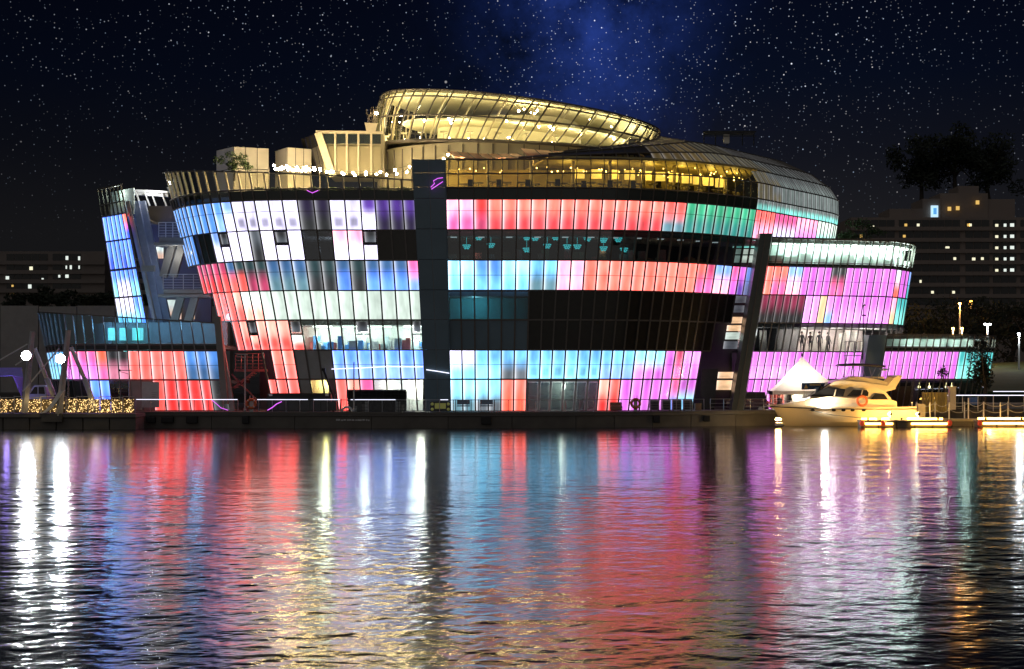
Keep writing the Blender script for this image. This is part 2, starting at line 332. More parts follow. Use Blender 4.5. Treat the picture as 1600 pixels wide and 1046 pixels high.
class Facade:
    """ruled glass skin between two plan curves; columns[k] = ((X,Y) at z0, (X,Y) at z1)"""
    def __init__(s, cols, z0, z1, centre, flip=False):
        s.c, s.z0, s.z1, s.cen, s.flip = cols, z0, z1, Vector((centre[0], centre[1], 0)), flip
    def p(s, i, z, d=0.0):
        i0 = max(0, min(len(s.c) - 2, int(math.floor(i)))); fr = i - i0
        (ax, ay), (bx, by) = [(lerp(s.c[i0][k][0], s.c[i0 + 1][k][0], fr), lerp(s.c[i0][k][1], s.c[i0 + 1][k][1], fr)) for k in (0, 1)]
        t = (z - s.z0) / (s.z1 - s.z0); v = Vector((lerp(ax, bx, t), lerp(ay, by, t), z))
        return v + s.inw(i, v) * d if d else v
    def inw(s, i, v=None):
        i0 = max(0, min(len(s.c) - 2, int(math.floor(i)))); a, b = s.c[i0][1], s.c[i0 + 1][1]
        n = Vector((-(b[1] - a[1]), b[0] - a[0], 0)).normalized()
        if n.dot(s.cen - Vector((a[0], a[1], 0))) < 0: n = -n
        return n
    def cell(s, parent, i, za, zb, kind, zb2=None, **kw):
        a, b = (i + 1, i) if s.flip else (i, i + 1)
        q = [s.p(a, za), s.p(b, za), s.p(b, zb), s.p(a, zb if zb2 is None else zb2)]
        return pane(parent, q, s.inw(i + 0.5), kind, **kw)
    def mullion(s, parent, i, za, zb, w=0.12, d=0.16, m='mullion', name='mullion'):
        a, b = s.p(i, za), s.p(i, zb); n = s.inw(min(i, len(s.c) - 1.01)); t = Vector((n.y, -n.x, 0)) * w / 2
        a0, b0 = a - n * 0.07, b - n * 0.07; o = n * d
        MB().hexa([a0 - t, a0 + t, a0 + t + o, a0 - t + o, b0 - t, b0 + t, b0 + t + o, b0 - t + o]).build(name, m, parent)
    def rail(s, parent, z, i0, i1, w=0.09, d=0.14, m='mullion', name='transom', proud=0.045):
        n = max(1, int(round(i1 - i0))); ks = [lerp(i0, i1, k / n) for k in range(n + 1)]
        zf = z if callable(z) else (lambda k: z)
        MB().ribbon([s.p(k, zf(k)) - s.inw(k) * proud for k in ks], w, d, [s.inw(k) for k in ks]).build(name, m, parent)

# ------------------------------------------------------------------ the water and the far ground
def water():
    """choppy river: wave heights are summed from wavelets in world space; the sheet is meshed finer where it is seen closer"""
    import numpy as np
    rng = np.random.default_rng(11)
    ys = [13.0]
    while ys[-1] < 113: ys.append(ys[-1] + (0.036 + 0.00095 * max(0, ys[-1] - 18)))
    ys = np.array(ys); us = np.concatenate([np.linspace(-0.80, -0.415, 70, endpoint=False), np.linspace(-0.415, 0.415, 600), np.linspace(0.415, 0.80, 71)[1:]]); nx = len(us)
    Y = np.repeat(ys[:, None], nx, 1); X = us[None, :] * Y
    H = np.zeros_like(X); NWV = 72; lam = np.exp(rng.uniform(np.log(0.13), np.log(0.9), NWV)); th = -PI / 2 + 0.25 + rng.normal(0, 0.75, NWV); ph = rng.uniform(0, 2 * PI, NWV)
    spacing = np.maximum(0.83 * ys / 600, np.gradient(ys))
    wob = 2.0 * np.sin(X * 0.11 + 1.0) + 1.4 * np.sin(X * 0.29 + Y * 0.05)
    t = np.clip((Y + wob - CALM0) / (CALM1 - CALM0), 0, 1); t = t * t * (3 - 2 * t); env = WAVE_NEAR + (WAVE_FAR - WAVE_NEAR) * t
    patch = 0.80 + 0.28 * np.sin(X * 0.35 + 0.4 * np.sin(Y * 0.21)) * np.sin(Y * 0.17 + 0.6 * np.sin(X * 0.13)); env = env * patch
    for l, a, p in zip(lam, th, ph):
        k = 2 * PI / l; amp = math.sqrt(2.0 / NWV) / k; fade = np.clip((l / spacing - 2.2) / 2.0, 0, 1)[:, None]
        w = np.sin(k * (X * math.cos(a) + Y * math.sin(a)) + p + 0.5 * np.sin(X * 0.9 / l ** 0.5 + p * 3)); H += amp * fade * (w - 0.25 * w * w)
    for q_ in range(26):
        l = math.exp(rng.uniform(math.log(0.9), math.log(4.5))); a = -PI / 2 + 0.15 + rng.normal(0, 0.45); k = 2 * PI / l; H += 0.36 * math.sqrt(2.0 / 26) / k * np.sin(k * (X * math.cos(a) + Y * math.sin(a)) + rng.uniform(0, 6.28) + 0.6 * np.sin(X * 0.7 / l + q_))
    H *= env
    nr = len(ys); n = nr * nx; co_ = np.empty((n, 3), np.float32); co_[:, 0] = X.ravel(); co_[:, 1] = Y.ravel(); co_[:, 2] = H.ravel()
    idx = np.arange(n).reshape(nr, nx); q = np.stack([idx[:-1, :-1], idx[:-1, 1:], idx[1:, 1:], idx[1:, :-1]], -1).reshape(-1)
    me = bpy.data.meshes.new('river'); me.vertices.add(n); me.vertices.foreach_set('co', co_.ravel()); nf = (nr - 1) * (nx - 1)
    me.loops.add(nf * 4); me.loops.foreach_set('vertex_index', q.astype(np.int32)); me.polygons.add(nf); me.polygons.foreach_set('loop_start', np.arange(0, nf * 4, 4, dtype=np.int32)); me.polygons.foreach_set('loop_total', np.full(nf, 4, np.int32))
    me.update(calc_edges=True); me.polygons.foreach_set('use_smooth', np.ones(nf, bool))
    m = bpy.data.materials.new('river'); m.use_nodes = True; nt = m.node_tree; p = nt.nodes['Principled BSDF']; N = nt.nodes.new; L = nt.links.new
    p.inputs['Base Color'].default_value = (0.004, 0.006, 0.010, 1); p.inputs['Roughness'].default_value = 0.13; p.inputs['IOR'].default_value = 1.75
    tc = N('ShaderNodeTexCoord'); mp = N('ShaderNodeMapping'); mp.inputs['Scale'].default_value = (4.5, 8.0, 1); L(tc.outputs['Object'], mp.inputs[0])
    nz = N('ShaderNodeTexNoise'); nz.inputs['Scale'].default_value = 1.0; nz.inputs['Detail'].default_value = 2; L(mp.outputs[0], nz.inputs['Vector'])
    bp = N('ShaderNodeBump'); bp.inputs['Distance'].default_value = 0.006; bp.inputs['Strength'].default_value = 0.8; L(nz.outputs['Fac'], bp.inputs['Height']); L(bp.outputs[0], p.inputs['Normal'])
    me.materials.append(m); tag(link('river', me), kind='structure')
    mb = MB(); a0, a1 = 0.80 * 13, 0.80 * float(ys[-1]); yb = float(ys[-1])
    mb.v = [(-a0, 13, 0), (a0, 13, 0), (a1, yb, 0), (-a1, yb, 0), (-700, -60, 0), (700, -60, 0), (700, yb, 0), (-700, yb, 0), (700, 160, 0), (-700, 160, 0)]
    mb.f = [[4, 5, 1, 0], [5, 6, 2, 1], [7, 4, 0, 3], [7, 3, 2, 6, 8, 9]]; tag(mb.build('river', m), kind='structure')
    mb = MB(); mb.v = [(-3000, 150, 2.2), (3000, 150, 2.2), (3000, 5000, 6), (-3000, 5000, 6), (-3000, 150, -1), (3000, 150, -1)]; mb.f = [[0, 1, 2, 3], [4, 5, 1, 0]]
    tag(mb.build('ground', 'ground'), kind='structure')
CALM0, CALM1, WAVE_NEAR, WAVE_FAR = 45.0, 52.0, 0.047, 0.032
water()

# ------------------------------------------------------------------ floating deck
DZ = 1.25
def deck_front(px): # distance of the pontoon's front edge for a photo column
    pts = ((100, 109.5), (212, 109.0), (700, 107.6), (900, 108.6), (1000, 110.0), (1215, 114.5), (1330, 118.0), (1640, 120.5))
    for (a, ya), (b, yb) in zip(pts, pts[1:]):
        if px <= b: return lerp(ya, yb, (px - a) / (b - a))
    return 120.5
def deckpt(px, back=0.0, z=DZ): Y = deck_front(px) + back; return Vector((WX(px, Y), Y, z))
def pontoon():
    t = thing('pontoon', deckpt(700), 'long dark floating pontoon carrying the glass building above the river', 'pontoon')
    xs = [212, 330, 460, 580, 700, 800, 900, 960, 1020, 1080, 1150, 1215, 1275, 1330, 1430, 1530, 1640]
    pts = [deckpt(x) for x in xs]
    poly = [(p.x, p.y) for p in pts] + [(60, 146), (-42, 146), (-42, pts[0].y + 1)]
    MB().prism(poly, 0.95, DZ).build('deck_slab', 'deck', t)
    for k in range(len(xs) - 1):
        a, b = pts[k], pts[k + 1]; e = Vector((0.02, 0, 0))
        MB().slabpoly([a + e + Vector((0, .12, -1.9)), b - e + Vector((0, .12, -1.9)), b - e + Vector((0, .12, -.32)), a + e + Vector((0, .12, -.32))], (0, 0.6, 0)).build('hull_panel', 'hull_dark', t)
    MB().ribbon([p + Vector((0, -.05, -.09)) for p in pts], 0.14, 0.3, [(0, 1, 0)] * len(pts)).build('edge_beam', 'hull_dark', t)
    for px in (236, 262, 300, 384, 1026, 1104, 760):
        p = deckpt(px); MB().box((p.x, p.y - 0.05, 0.62), (R.uniform(.5, 1.2), .3, R.uniform(.45, .7))).build('fender', 'rubber', t, bevel=.06)
    # faint row of marks stencilled on the hull
    x = 526
    for k in range(13):
        w = R.choice((2.2, 3, 3.6)); p = deckpt(x, -0.0); MB().box((p.x, p.y + .10, .62 + R.uniform(-.02, .02)), (w / 20, .03, R.uniform(.10, .15))).build('stencil_mark', 'pale_steel', t); x += w + 1.2
    p = deckpt(541, -0.1); MB().torus((p.x, p.y + .45, 1.22), .40, .09).build('mooring_ring', 'white_paint', t, True)
    return t
PONT = pontoon()

# ------------------------------------------------------------------ main hall
ZR = [1.25, 3.75, 6.05, 8.4, 10.7, 13.05, 15.4, 17.75, 18.62]
def plan(pxs_a, pya, pxs_b, pyb, Yf, za, zb, lean):
    """columns from photo columns measured at two heights; Yf(k) distance at the upper height, lean = metres nearer per metre of height"""
    cols = []
    for k, (xa, xb) in enumerate(zip(pxs_a, pxs_b)):
        Yu = Yf(k); zu = WZ(pya, Yu); zl = WZ(pyb, Yu); Yl = Yu + lean * (zu - zl)
        xu, xl = WX(xa, Yu), WX(xb, Yl)
        g = lambda z: (lerp(xl, xu, (z - zl) / (zu - zl)), lerp(Yl, Yu, (z - zl) / (zu - zl)))
        cols.append((g(za), g(zb)))
    return cols
LT = [647, 627, 606, 584, 561, 536, 511, 486, 460, 436, 414, 392, 374, 354, 337, 322, 309, 298, 288, 280, 273, 267, 262, 258]
LB = [662, 646, 624, 601, 580, 558, 537, 518, 497.5, 477.5, 459, 440, 423, 409, 396, 384, 373, 363, 355, 348, 342, 337, 333, 330]
LEAN = 0.07
left = Facade(plan(LT, 283, LB, 549, lambda k: 109.6 + (0 if k < 8 else 7.2 * ((k - 8) / 15) ** 1.7), 1.25, 20.8, LEAN), 1.25, 20.8, (0, 130), True)
RT = [698, 718, 740.5, 762.5, 784.5, 807, 829, 852, 874, 895.5, 917, 937.5, 957.5, 976, 995, 1014.5, 1033, 1050.5, 1067, 1083, 1098, 1113, 1127, 1140, 1153, 1165, 1176, 1185, 1193, 1200, 1207, 1214, 1221, 1228, 1235, 1242, 1249, 1256, 1262.5, 1269, 1275.5, 1281.5, 1287, 1292.5, 1297, 1301, 1304, 1306.5]
RB = [703, 722.5, 742.5, 763, 783, 803, 823, 843, 861, 881, 900.5, 919, 936, 953, 970, 987.5, 1004.5, 1019, 1034, 1049, 1062.5, 1075, 1089] + [x - 38 for x in RT[23:]]
def YR(k): return 109.6 if k <= 8 else (109.6 + 5.5 * ((k - 8) / 16) ** 2 if k <= 24 else 115.1 + 0.58 * (k - 24))
right = Facade(plan(RT, 362, RB, 592, YR, 1.25, 20.8, LEAN), 1.25, 20.8, (5, 130))
NR = len(RT) - 1
hall = thing('exhibition_hall', (0, 118, DZ), 'large flared glass hall with coral, cyan and white light panels, dome on its right', 'building')

# --- left half of the skin
row = {}
def setrow(j, spec):
    for rng, k in spec:
        for i in rng: row[(j, i)] = k
r_ = lambda a, b: range(a, b + 1)
setrow(7, [(r_(0, 2), led('dpurple', 'purple', .55)), ([3], led('white', 'purple', 1.2, .3)), (r_(4, 5), led('white', 'white', .92, .6)), (r_(6, 7), led('greydk', 'dpurple', .55)), (r_(8, 12), led('white', 'white', .92, .6)), ([13], led('white', 'lblue', 1.2, .2)), ([14], led('lblue', 'blue', 1.1)), (r_(15, 22), led('blue', 'blue', 1.0))])
setrow(6, [(r_(0, 2), 'dark_glass'), ([3], led('white', 'white', 1.15)), (r_(4, 5), led('white', 'pinkw', 1.25)), (r_(6, 7), 'glass_smoke'), (r_(8, 10), led('white', 'white', 1.3)), ([11], led('greydk', 'grey', .6)), (r_(12, 14), led('white', 'white', 1.3)), ([15], led('white', 'lblue', 1.1)), (r_(16, 18), 'spandrel'), (r_(19, 22), led('blue', 'blue', .9))])
setrow(5, [([0], led('lblue', 'pink', .95)), (r_(1, 3), led('ltblue', 'dblue', .9)), ([4], led('greydk', 'tealdk', .7)), ([5], led('ltblue', 'dblue', .75)), (r_(6, 7), led('greydk', 'tealdk', .7)), (r_(8, 10), led('gcyan', 'dblue', .8)), (r_(11, 12), led('rose', 'tealdk', .75)), ([13], led('coral', 'tealdk', .8)), ([14], led('coral', 'dblue', .8)), ([15], led('coral', 'rose', .8)), (r_(16, 19), led('red', 'rose', .95))])
setrow(4, [(r_(0, 10), led('pale', 'pale', .88)), ([11], led('pale', 'pale', 1.1)), (r_(12, 13), led('wred', 'pale', 1.05)), ([14], led('coral', 'wred', 1.0)), (r_(15, 17), led('coral', 'coral', 1.0))])
setrow(3, [(r_(0, 8), 'glass'), ([9], led('coral', 'pale', .95)), (r_(10, 14), led('coral', 'wred', .95, .4)), ([15], led('coral', 'coral', .9))])
setrow(2, [(r_(0, 6), led('lblue', 'ltblue', 1.0)), (r_(7, 9), 'grey_panel'), (r_(10, 11), led('coral', 'salmon', 1.05))])
setrow(1, [(r_(0, 1), 'glass'), (r_(2, 3), 'glass'), ([4], led('pinkw', 'pink', .75)), ([5], led('salmon', 'wred', .85)), ([6], led('coral', 'coral', .95)), (r_(7, 8), 'glass_gold'), ([9], 'grey_panel'), (r_(10, 12), led('red', 'coral', 1.0))])
openings = {(6, 3), (6, 9), (6, 14), (3, 0), (3, 4), (3, 9), (3, 13)}
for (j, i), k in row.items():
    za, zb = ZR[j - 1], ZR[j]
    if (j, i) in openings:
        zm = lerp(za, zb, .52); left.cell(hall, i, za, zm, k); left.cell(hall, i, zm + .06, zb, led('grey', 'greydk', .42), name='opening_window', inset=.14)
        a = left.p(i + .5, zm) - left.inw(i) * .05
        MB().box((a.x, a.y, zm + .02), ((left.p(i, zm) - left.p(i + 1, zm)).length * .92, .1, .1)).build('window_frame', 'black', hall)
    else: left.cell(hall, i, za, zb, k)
def ztopL(k): return 19.25 + (0.75 * k / 12 if k <= 12 else 0.75 + 0.85 * (k - 12) / 11)
for i in range(0, 23):
    left.cell(hall, i, 17.75, 18.55, 'spandrel' if i < 13 else 'glass_smoke')
    left.cell(hall, i, 18.62, ztopL(i), 'glass_gold' if i < 16 else 'glass', zb2=ztopL(i + 1), name='parapet_pane')
    if i > 4: left.mullion(hall, i + .0, 18.6, ztopL(i) + .02, .11, .2, 'beige_frame', 'parapet_fin')
rowmax = {8: 23, 7: 23, 6: 23, 5: 20, 4: 18, 3: 16, 2: 12, 1: 13}
for i in range(0, 24):
    zb = min([ZR[j - 1] for j in rowmax if rowmax[j] >= i])
    left.mullion(hall, i, zb if i != 0 else 1.25, 18.6 if i > 4 else ztopL(i), m='mullion')
for j in range(1, 9):
    left.rail(hall, ZR[j - 1], 0, rowmax[j], w=.12 if j in (2, 4, 6, 8) else .09)
left.rail(hall, 18.58, 0, 23, w=.10); left.rail(hall, ztopL, 0, 23, w=.10, d=.2, name='parapet_rail')
for j, a, b in ((7, 0, 22), (5, 0, 19), (2, 0, 7), (2, 10, 12)): left.rail(hall, lerp(ZR[j - 1], ZR[j], .62 if j != 2 else .5), a, b, .03, .06, name='thin_transom', proud=.02)

# --- pylon between the halves
def pylon():
    for j in range(10):
        zs = ZR[:9] + [19.7, 20.75]; za, zb = zs[j], zs[j + 1]
        for c in range(2):
            def P(u, z):
                a, b = left.p(0, z), right.p(0, z); v = a.lerp(b, u); v.y = min(a.y, b.y) - 0.55; return v
            u0, u1 = (.0, .5) if c == 0 else (.5, 1.0)
            pane(hall, [P(u0, za), P(u1, za), P(u1, zb), P(u0, zb)], (0, 1, 0), 'slate', inset=.02, th=.25)
    for fac in (left, right):
        a, b = fac.p(0, 1.25), fac.p(0, 20.75); MB().hexa([a + Vector((-.06, -.5, 0)), a + Vector((.06, -.5, 0)), a + Vector((.06, .5, 0)), a + Vector((-.06, .5, 0)), b + Vector((-.06, -.5, 0)), b + Vector((.06, -.5, 0)), b + Vector((.06, .5, 0)), b + Vector((-.06, .5, 0))]).build('pylon_cheek', 'slate', hall)
    a = left.p(0, 1.25).lerp(right.p(0, 1.25), .5); b = left.p(0, 20.75).lerp(right.p(0, 20.75), .5)
    MB().bar(a + Vector((0, -.58, 0)), b + Vector((0, -.58, 0)), .07, .1).build('pylon_rib', 'mullion_pale', hall)
pylon()

# --- right half of the skin
row = {}
setrow(7, [(r_(0, 1), led('pink', 'pinkw', 1.05)), ([2], led('rose', 'red', .9)), (r_(3, 15), led('corl', 'salmon', 1.05)), (r_(16, 17), led('gcyan', 'coral', 1.0)), (r_(18, 25), led('teal', 'green', .95)), (r_(26, 29), led('pinkw', 'coral', .95)), (r_(30, 34), led('white', 'pink', 1.0)), (r_(35, 39), led('pmag', 'pinkw', 1.0)), (r_(40, 46), led('pcy2', 'pale', .85))])
setrow(6, [(r_(0, 24), 'glass_smoke')])
setrow(5, [(r_(0, 1), led('cyan', 'pcyan', 1.2)), (r_(2, 3), led('cyan', 'blue', 1.0)), (r_(4, 5), led('cyan', 'pcyan', 1.1)), (r_(6, 7), led('gcyan', 'cyan', 1.0)), (r_(8, 9), led('pinkw', 'pinkw', .95)), (r_(10, 19), led('salmon', 'salmon', 1.0)), ([20], led('pink', 'coral', 1.0)), ([21], led('pink', 'rose', 1.0)), (r_(22, 23), led('pinkw', 'lblue', 1.0)), ([24], led('mag', 'pink', .95)), ([25], led('purple', 'mag', .8)), ([26], led('dblue', 'blue', .8))])
setrow(4, [(r_(0, 5), 'glass_teal'), (r_(6, 24), 'dark_glass')])
setrow(3, [(r_(0, 5), 'slate'), (r_(6, 22), 'dark_glass')])
setrow(2, [(r_(0, 1), led('pcyan', 'white', 1.2)), (r_(2, 3), led('pcyan', 'cyan', 1.1)), (r_(4, 5), led('grey', 'cyan', .85)), (r_(6, 11), led('pcyan', 'cyan', 1.15, .45)), (r_(12, 14), led('lblue', 'cyan', 1.05)), ([15], led('pmag', 'pcyan', 1.05)), (r_(16, 17), led('mag', 'pcyan', 1.05)), ([18], led('mag', 'mag', 1.05)), ([19], led('pink', 'rose', 1.0)), (r_(20, 21), led('mag', 'pmag', 1.1))])
setrow(1, [(r_(0, 1), led('gcyan', 'pcyan', 1.0)), (r_(2, 3), led('grey', 'pcyan', .9)), (r_(4, 5), led('orange', 'salmon', .95)), ([12], led('red', 'wred', .85)), ([13], led('red', 'coral', .9)), (r_(14, 18), led('mag', 'mag', 1.05)), ([19], led('lblue', 'pink', .9)), (r_(20, 21), led('pcyan', 'mag', 1.05))])
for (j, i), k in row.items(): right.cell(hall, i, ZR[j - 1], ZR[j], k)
rmax = {7: NR, 6: 25, 5: 27, 4: 25, 3: 23, 2: 22, 1: 22}
for j in range(1, 8): right.rail(hall, ZR[j - 1], 0, min(NR, rmax[j]), w=.12 if j in (2, 3, 4, 6) else .09)
right.rail(hall, 17.75, 0, NR, w=.09)
for j, a, b in ((7, 0, 27), (5, 0, 27), (2, 0, 22)): right.rail(hall, lerp(ZR[j - 1], ZR[j], .62 if j == 7 else .5), a, b, .03, .06, name='thin_transom', proud=.02)
for i in range(0, NR + 1):
    zb = min([ZR[j - 1] for j in rmax if rmax[j] >= i]); right.mullion(hall, i, zb, 17.75, w=.12 if i < 26 else .07)
# --- upper floor and dome: the skin bends back over the roof towards the right
def gdome(i):
    t = max(0.0, min(1.0, (i - 2.5) / 20.0)); return t ** 1.15 * (1.0 if t < 1 else 1)
DZ1 = [17.75, 18.62, 19.95, 21.15, 22.35, 23.6, 24.6]; DZ0 = [17.75, 18.62, 19.68, 20.80, 20.84, 20.88, 20.92]; DI = [0, .02, .25, 1.0, 2.5, 5.0, 9.0]
DC = Vector((9, 130, 0))
def dome(i, k):
    g = gdome(i); z = lerp(DZ0[k], DZ1[k], g); p = right.p(i, min(z, 19.9)); p.z = z
    d = (Vector((DC.x, DC.y, 0)) - Vector((p.x, p.y, 0))).normalized(); n = right.inw(i)
    d = (n * .65 + d * .35).normalized(); return p + d * DI[k] * g
for i in range(NR):
    for k in range(6):
        if k >= 3 and gdome(i + 1) < 0.06 * (k - 2): continue
        q = [dome(i, k), dome(i + 1, k), dome(i + 1, k + 1), dome(i, k + 1)]
        nrm = (q[1] - q[0]).cross(q[3] - q[0]).normalized(); nrm = -nrm
        if k == 0: kind = 'spandrel' if i < 27 else 'dome_grey'
        elif k in (1, 2): kind = 'glass_amber' if i < 26 else 'dome_grey'
        elif k == 3: kind = 'glass_amber' if i < 17 else ('dome_bronze' if i < 26 else 'dome_grey')
        else: kind = 'dome_bronze' if i < 28 else 'dome_dark'
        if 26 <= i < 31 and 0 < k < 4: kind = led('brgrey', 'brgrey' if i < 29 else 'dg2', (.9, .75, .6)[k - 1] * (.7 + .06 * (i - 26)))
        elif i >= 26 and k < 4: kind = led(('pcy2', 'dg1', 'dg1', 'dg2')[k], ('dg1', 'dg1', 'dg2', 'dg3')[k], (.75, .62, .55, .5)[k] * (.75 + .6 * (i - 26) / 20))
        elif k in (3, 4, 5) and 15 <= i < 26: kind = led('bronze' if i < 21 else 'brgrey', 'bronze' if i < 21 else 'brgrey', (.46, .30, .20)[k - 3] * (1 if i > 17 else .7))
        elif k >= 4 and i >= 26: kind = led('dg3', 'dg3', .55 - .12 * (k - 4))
        if isinstance(kind, str) and kind.startswith('dome') and kind not in MATS:
            mat('dome_grey', (0.30, 0.34, 0.33), 0.32, 0.3, nscale=.5); mat('dome_bronze', (0.12, 0.105, 0.06), 0.3, 0.4, nscale=.6); mat('dome_dark', (0.075, 0.075, 0.07), 0.4, 0.3, nscale=.6)
        pane(hall, q, nrm, kind, inset=.03, th=.06, name='upper_window_pane' if kind in ('glass_gold', 'glass_amber') else ('spandrel_panel' if kind == 'spandrel' else 'dome_panel'))
for i in range(0, NR + 1):
    pts = [dome(i, k) for k in range(7 if gdome(i) > .2 else 4)]
    MB().tube([p + Vector((0, -.03, .02)) for p in pts], .05 if i < 26 else .035, 5).build('dome_rib', 'mullion', hall)
for k in range(1, 7):
    ks = [i for i in range(NR + 1) if k < 4 or gdome(i) > .05 * (k - 2)]
    MB().tube([dome(i, k) + Vector((0, -.03, .02)) for i in ks], .06, 5).build('dome_ring', 'mullion', hall)
cap = [dome(i, 6) for i in range(8, NR + 1)]; mb = MB(); mb.v = [tuple(p) for p in cap] + [(DC.x + 2, 134, 25.0)]; n = len(cap); mb.f = [[k, k + 1, n] for k in range(n - 1)]; mb.build('dome_cap', 'dome_dark', hall)
# roof rack on the dome
t = W(1138, 226, 124); 
MB().span(WX(1100, 124), WX(1178, 124), 123.2, 124.6, WZ(210, 124), WZ(209, 124) + .1).build('roof_rack', 'core', hall)
for px in (1100, 1118, 1136, 1160, 1178): MB().tube([W(px, 228, 124), W(px, 205, 124)], .05, 5).build('roof_post', 'core', hall)
for py in (206, 213): MB().tube([W(1098, py, 123.4), W(1182, py, 123.4)], .035, 5).build('roof_rail', 'core', hall)
MB().box(W(1135, 217, 123.8), (.5, .4, .8)).build('roof_unit', 'beige', hall, bevel=.03)

# --- floors, core and rooms behind the skin
def slab(z, li, ri, th=.35, ins=.35, back=142, m='slab', name='floor_slab'):
    P = [left.p(i, z, ins) for i in range(li, -1, -1)] + [right.p(i, z, ins) for i in range(0, ri + 1)]
    xs = [p.x for p in P]; MB().prism([(p.x, p.y) for p in P] + [(max(xs) * .9, back), (min(xs) * .9, back)], z - th, z).build(name, m, hall)
slab(18.5, 23, 46, ins=.3); slab(15.3, 22, 46); slab(13.0, 18, 26); slab(10.6, 16, 24); slab(8.36, 12, 22); slab(6.0, 11, 21)
def wallcurve(name, fac, idx, z0, z1, ins, m, zref=10.0):
    P = [fac.p(i, zref, ins) for i in idx]; mb = MB()
    for k in range(len(P) - 1):
        a, b = P[k], P[k + 1]; mb.hexa([(a.x, a.y, z0), (b.x, b.y, z0), (b.x, b.y + .2, z0), (a.x, a.y + .2, z0), (a.x, a.y, z1), (b.x, b.y, z1), (b.x, b.y + .2, z1), (a.x, a.y + .2, z1)])
    return mb.build(name, m, hall)
wallcurve('core_wall', left, range(0, 23, 2), 1.25, 18.2, 5.0, 'core'); wallcurve('core_wall', right, range(0, 25, 2), 1.25, 18.2, 5.0, 'core')
wallcurve('room_wall', left, range(0, 12), 6.05, 8.0, 3.2, mat('room_white', (.72, .74, .70), .8))
wallcurve('room_wall', right, range(0, 27), 18.5, 20.9, 6.0, mat('amber_wall', (.40, .34, .15), .6, nscale=.8, var=.5), 19)
wallcurve('room_wall', left, range(0, 5), 1.25, 5.7, 2.4, 'room_white'); wallcurve('room_wall', left, range(7, 10), 1.25, 5.7, 2.0, 'cream_wall')
wallcurve('room_wall', right, range(0, 8), 8.4, 10.3, 3.0, mat('teal_wall', (.10, .30, .32), .8)); wallcurve('room_wall', right, range(6, 13), 1.25, 5.7, 2.6, 'grey_panel')
for i in (1, 3.2, 5.4, 7.6): # office ceiling lights
    p = left.p(i, 7.9, 1.4); MB().box((p.x, p.y, 7.93), (1.5, .5, .08)).build('ceiling_light', 'office_light', hall)
for i in range(0, 36): # office furniture seen through the clear band
    p = left.p(i * .25 + .1, 6.1, R.uniform(.6, 2.6)); h = R.uniform(.35, 1.25)
    MB().span(p.x - R.uniform(.1, .35), p.x + R.uniform(.1, .35), p.y - .25, p.y + .25, 6.02, 6.02 + h).build('office_shelf', R.choice([mat('f_blue', (.08, .28, .65)), 'f_blue', 'room_white', mat('f_grey', (.35, .40, .40)), 'room_white', mat('f_pale', (.5, .62, .66)), mat('f_red', (.45, .12, .12))]), hall, bevel=.02)
for p, pw, c in ((left.p(1, 7.4, 1.2), 55, (.85, 1, .95)), (left.p(4.5, 7.4, 1.2), 55, (.85, 1, .95)), (left.p(7.5, 7.4, 1.2), 45, (.9, 1, .9)), (left.p(.6, 3.3, 1.2), 70, (1, .98, .85)), (left.p(8, 3.4, 1), 26, (.95, .95, .45)), (left.p(3, 3.2, 1.2), 16, (1, .95, .8)), (right.p(2, 10, 1.5), 14, (.4, .9, .95)), (right.p(9, 3.2, 1.3), 16, (.9, 1, .85)), (left.p(6.5, 14.2, 2), 10, (.8, .8, 1))):
    lamp('room_lamp', p, pw, c, .25, hall)
# entrance doors
for k in range(6):
    i = 6 + k; q = [right.p(i + .08, 1.3), right.p(i + .92, 1.3), right.p(i + .92, 3.55), right.p(i + .08, 3.55)]
    d = pane(hall, q, right.inw(i), 'glass_smoke', name='door', inset=.05)
    for u in (i + .04, i + .96): a, b = right.p(u, 1.3), right.p(u, 3.62); MB().bar(a + Vector((0, -.06, 0)), b + Vector((0, -.06, 0)), .09, .12).build('door_frame', 'pale_steel', hall)
    a = right.p(i + .8, 2.2); MB().bar(a + Vector((0, -.12, -.25)), a + Vector((0, -.12, .25)), .04, .04).build('handle', 'steel', hall)
a, b = right.p(6, 3.64), right.p(12, 3.64); MB().bar(a + Vector((0, -.1, 0)), b + Vector((0, -.1, 0)), .14, .2).build('door_head', 'pale_steel', hall)
# upper restaurant: columns, pendant lamps, tables, chairs
for i in range(1, 27):
    if i % 3 == 0:
        p = right.p(i, 18.55, 2.0); MB().tube([p, p + Vector((0, 0, 2.5))], .14, 8).build('column', 'beige_frame', hall, True)
    for q in range(2):
        p = right.p(i + R.uniform(-.4, .4), 20.3 + .8 * gdome(i) * R.uniform(-.2, .6), R.uniform(.8, 4.0)); MB().ball(p, R.uniform(.03, .065), 6, 4).build('pendant_lamp', 'warm_bulb_low', hall, True)
    p = right.p(i + .3, 18.55, R.uniform(.8, 2.4)); MB().span(p.x - .35, p.x + .35, p.y - .3, p.y + .3, 18.5 + .68, 18.5 + .74).tube([(p.x, p.y, 18.5), (p.x, p.y, 19.2)], .05, 6).build('dining_table', 'beige', hall)
    if i % 2: p = right.p(i + .75, 18.55, R.uniform(.7, 2.2)); MB().span(p.x - .2, p.x + .2, p.y - .2, p.y + .2, 18.9, 18.97).span(p.x - .2, p.x + .2, p.y + .16, p.y + .22, 18.9, 19.45).build('dining_chair', 'core', hall)
for i in (1.5, 5, 8.5, 12, 15.5, 19, 22.5, 25.5): lamp('restaurant_lamp', right.p(i, 20.4, 2.6), 75 if i > 9 else 50, (1.0, .80, .34), .2, hall)
Pc = [right.p(i, 20.95 , .5) for i in range(7, 27)]; MB().prism([(p.x, p.y) for p in Pc] + [(20, 134), (-2, 130)], 21.0, 21.15).build('ceiling_slab', 'amber_wall', hall)
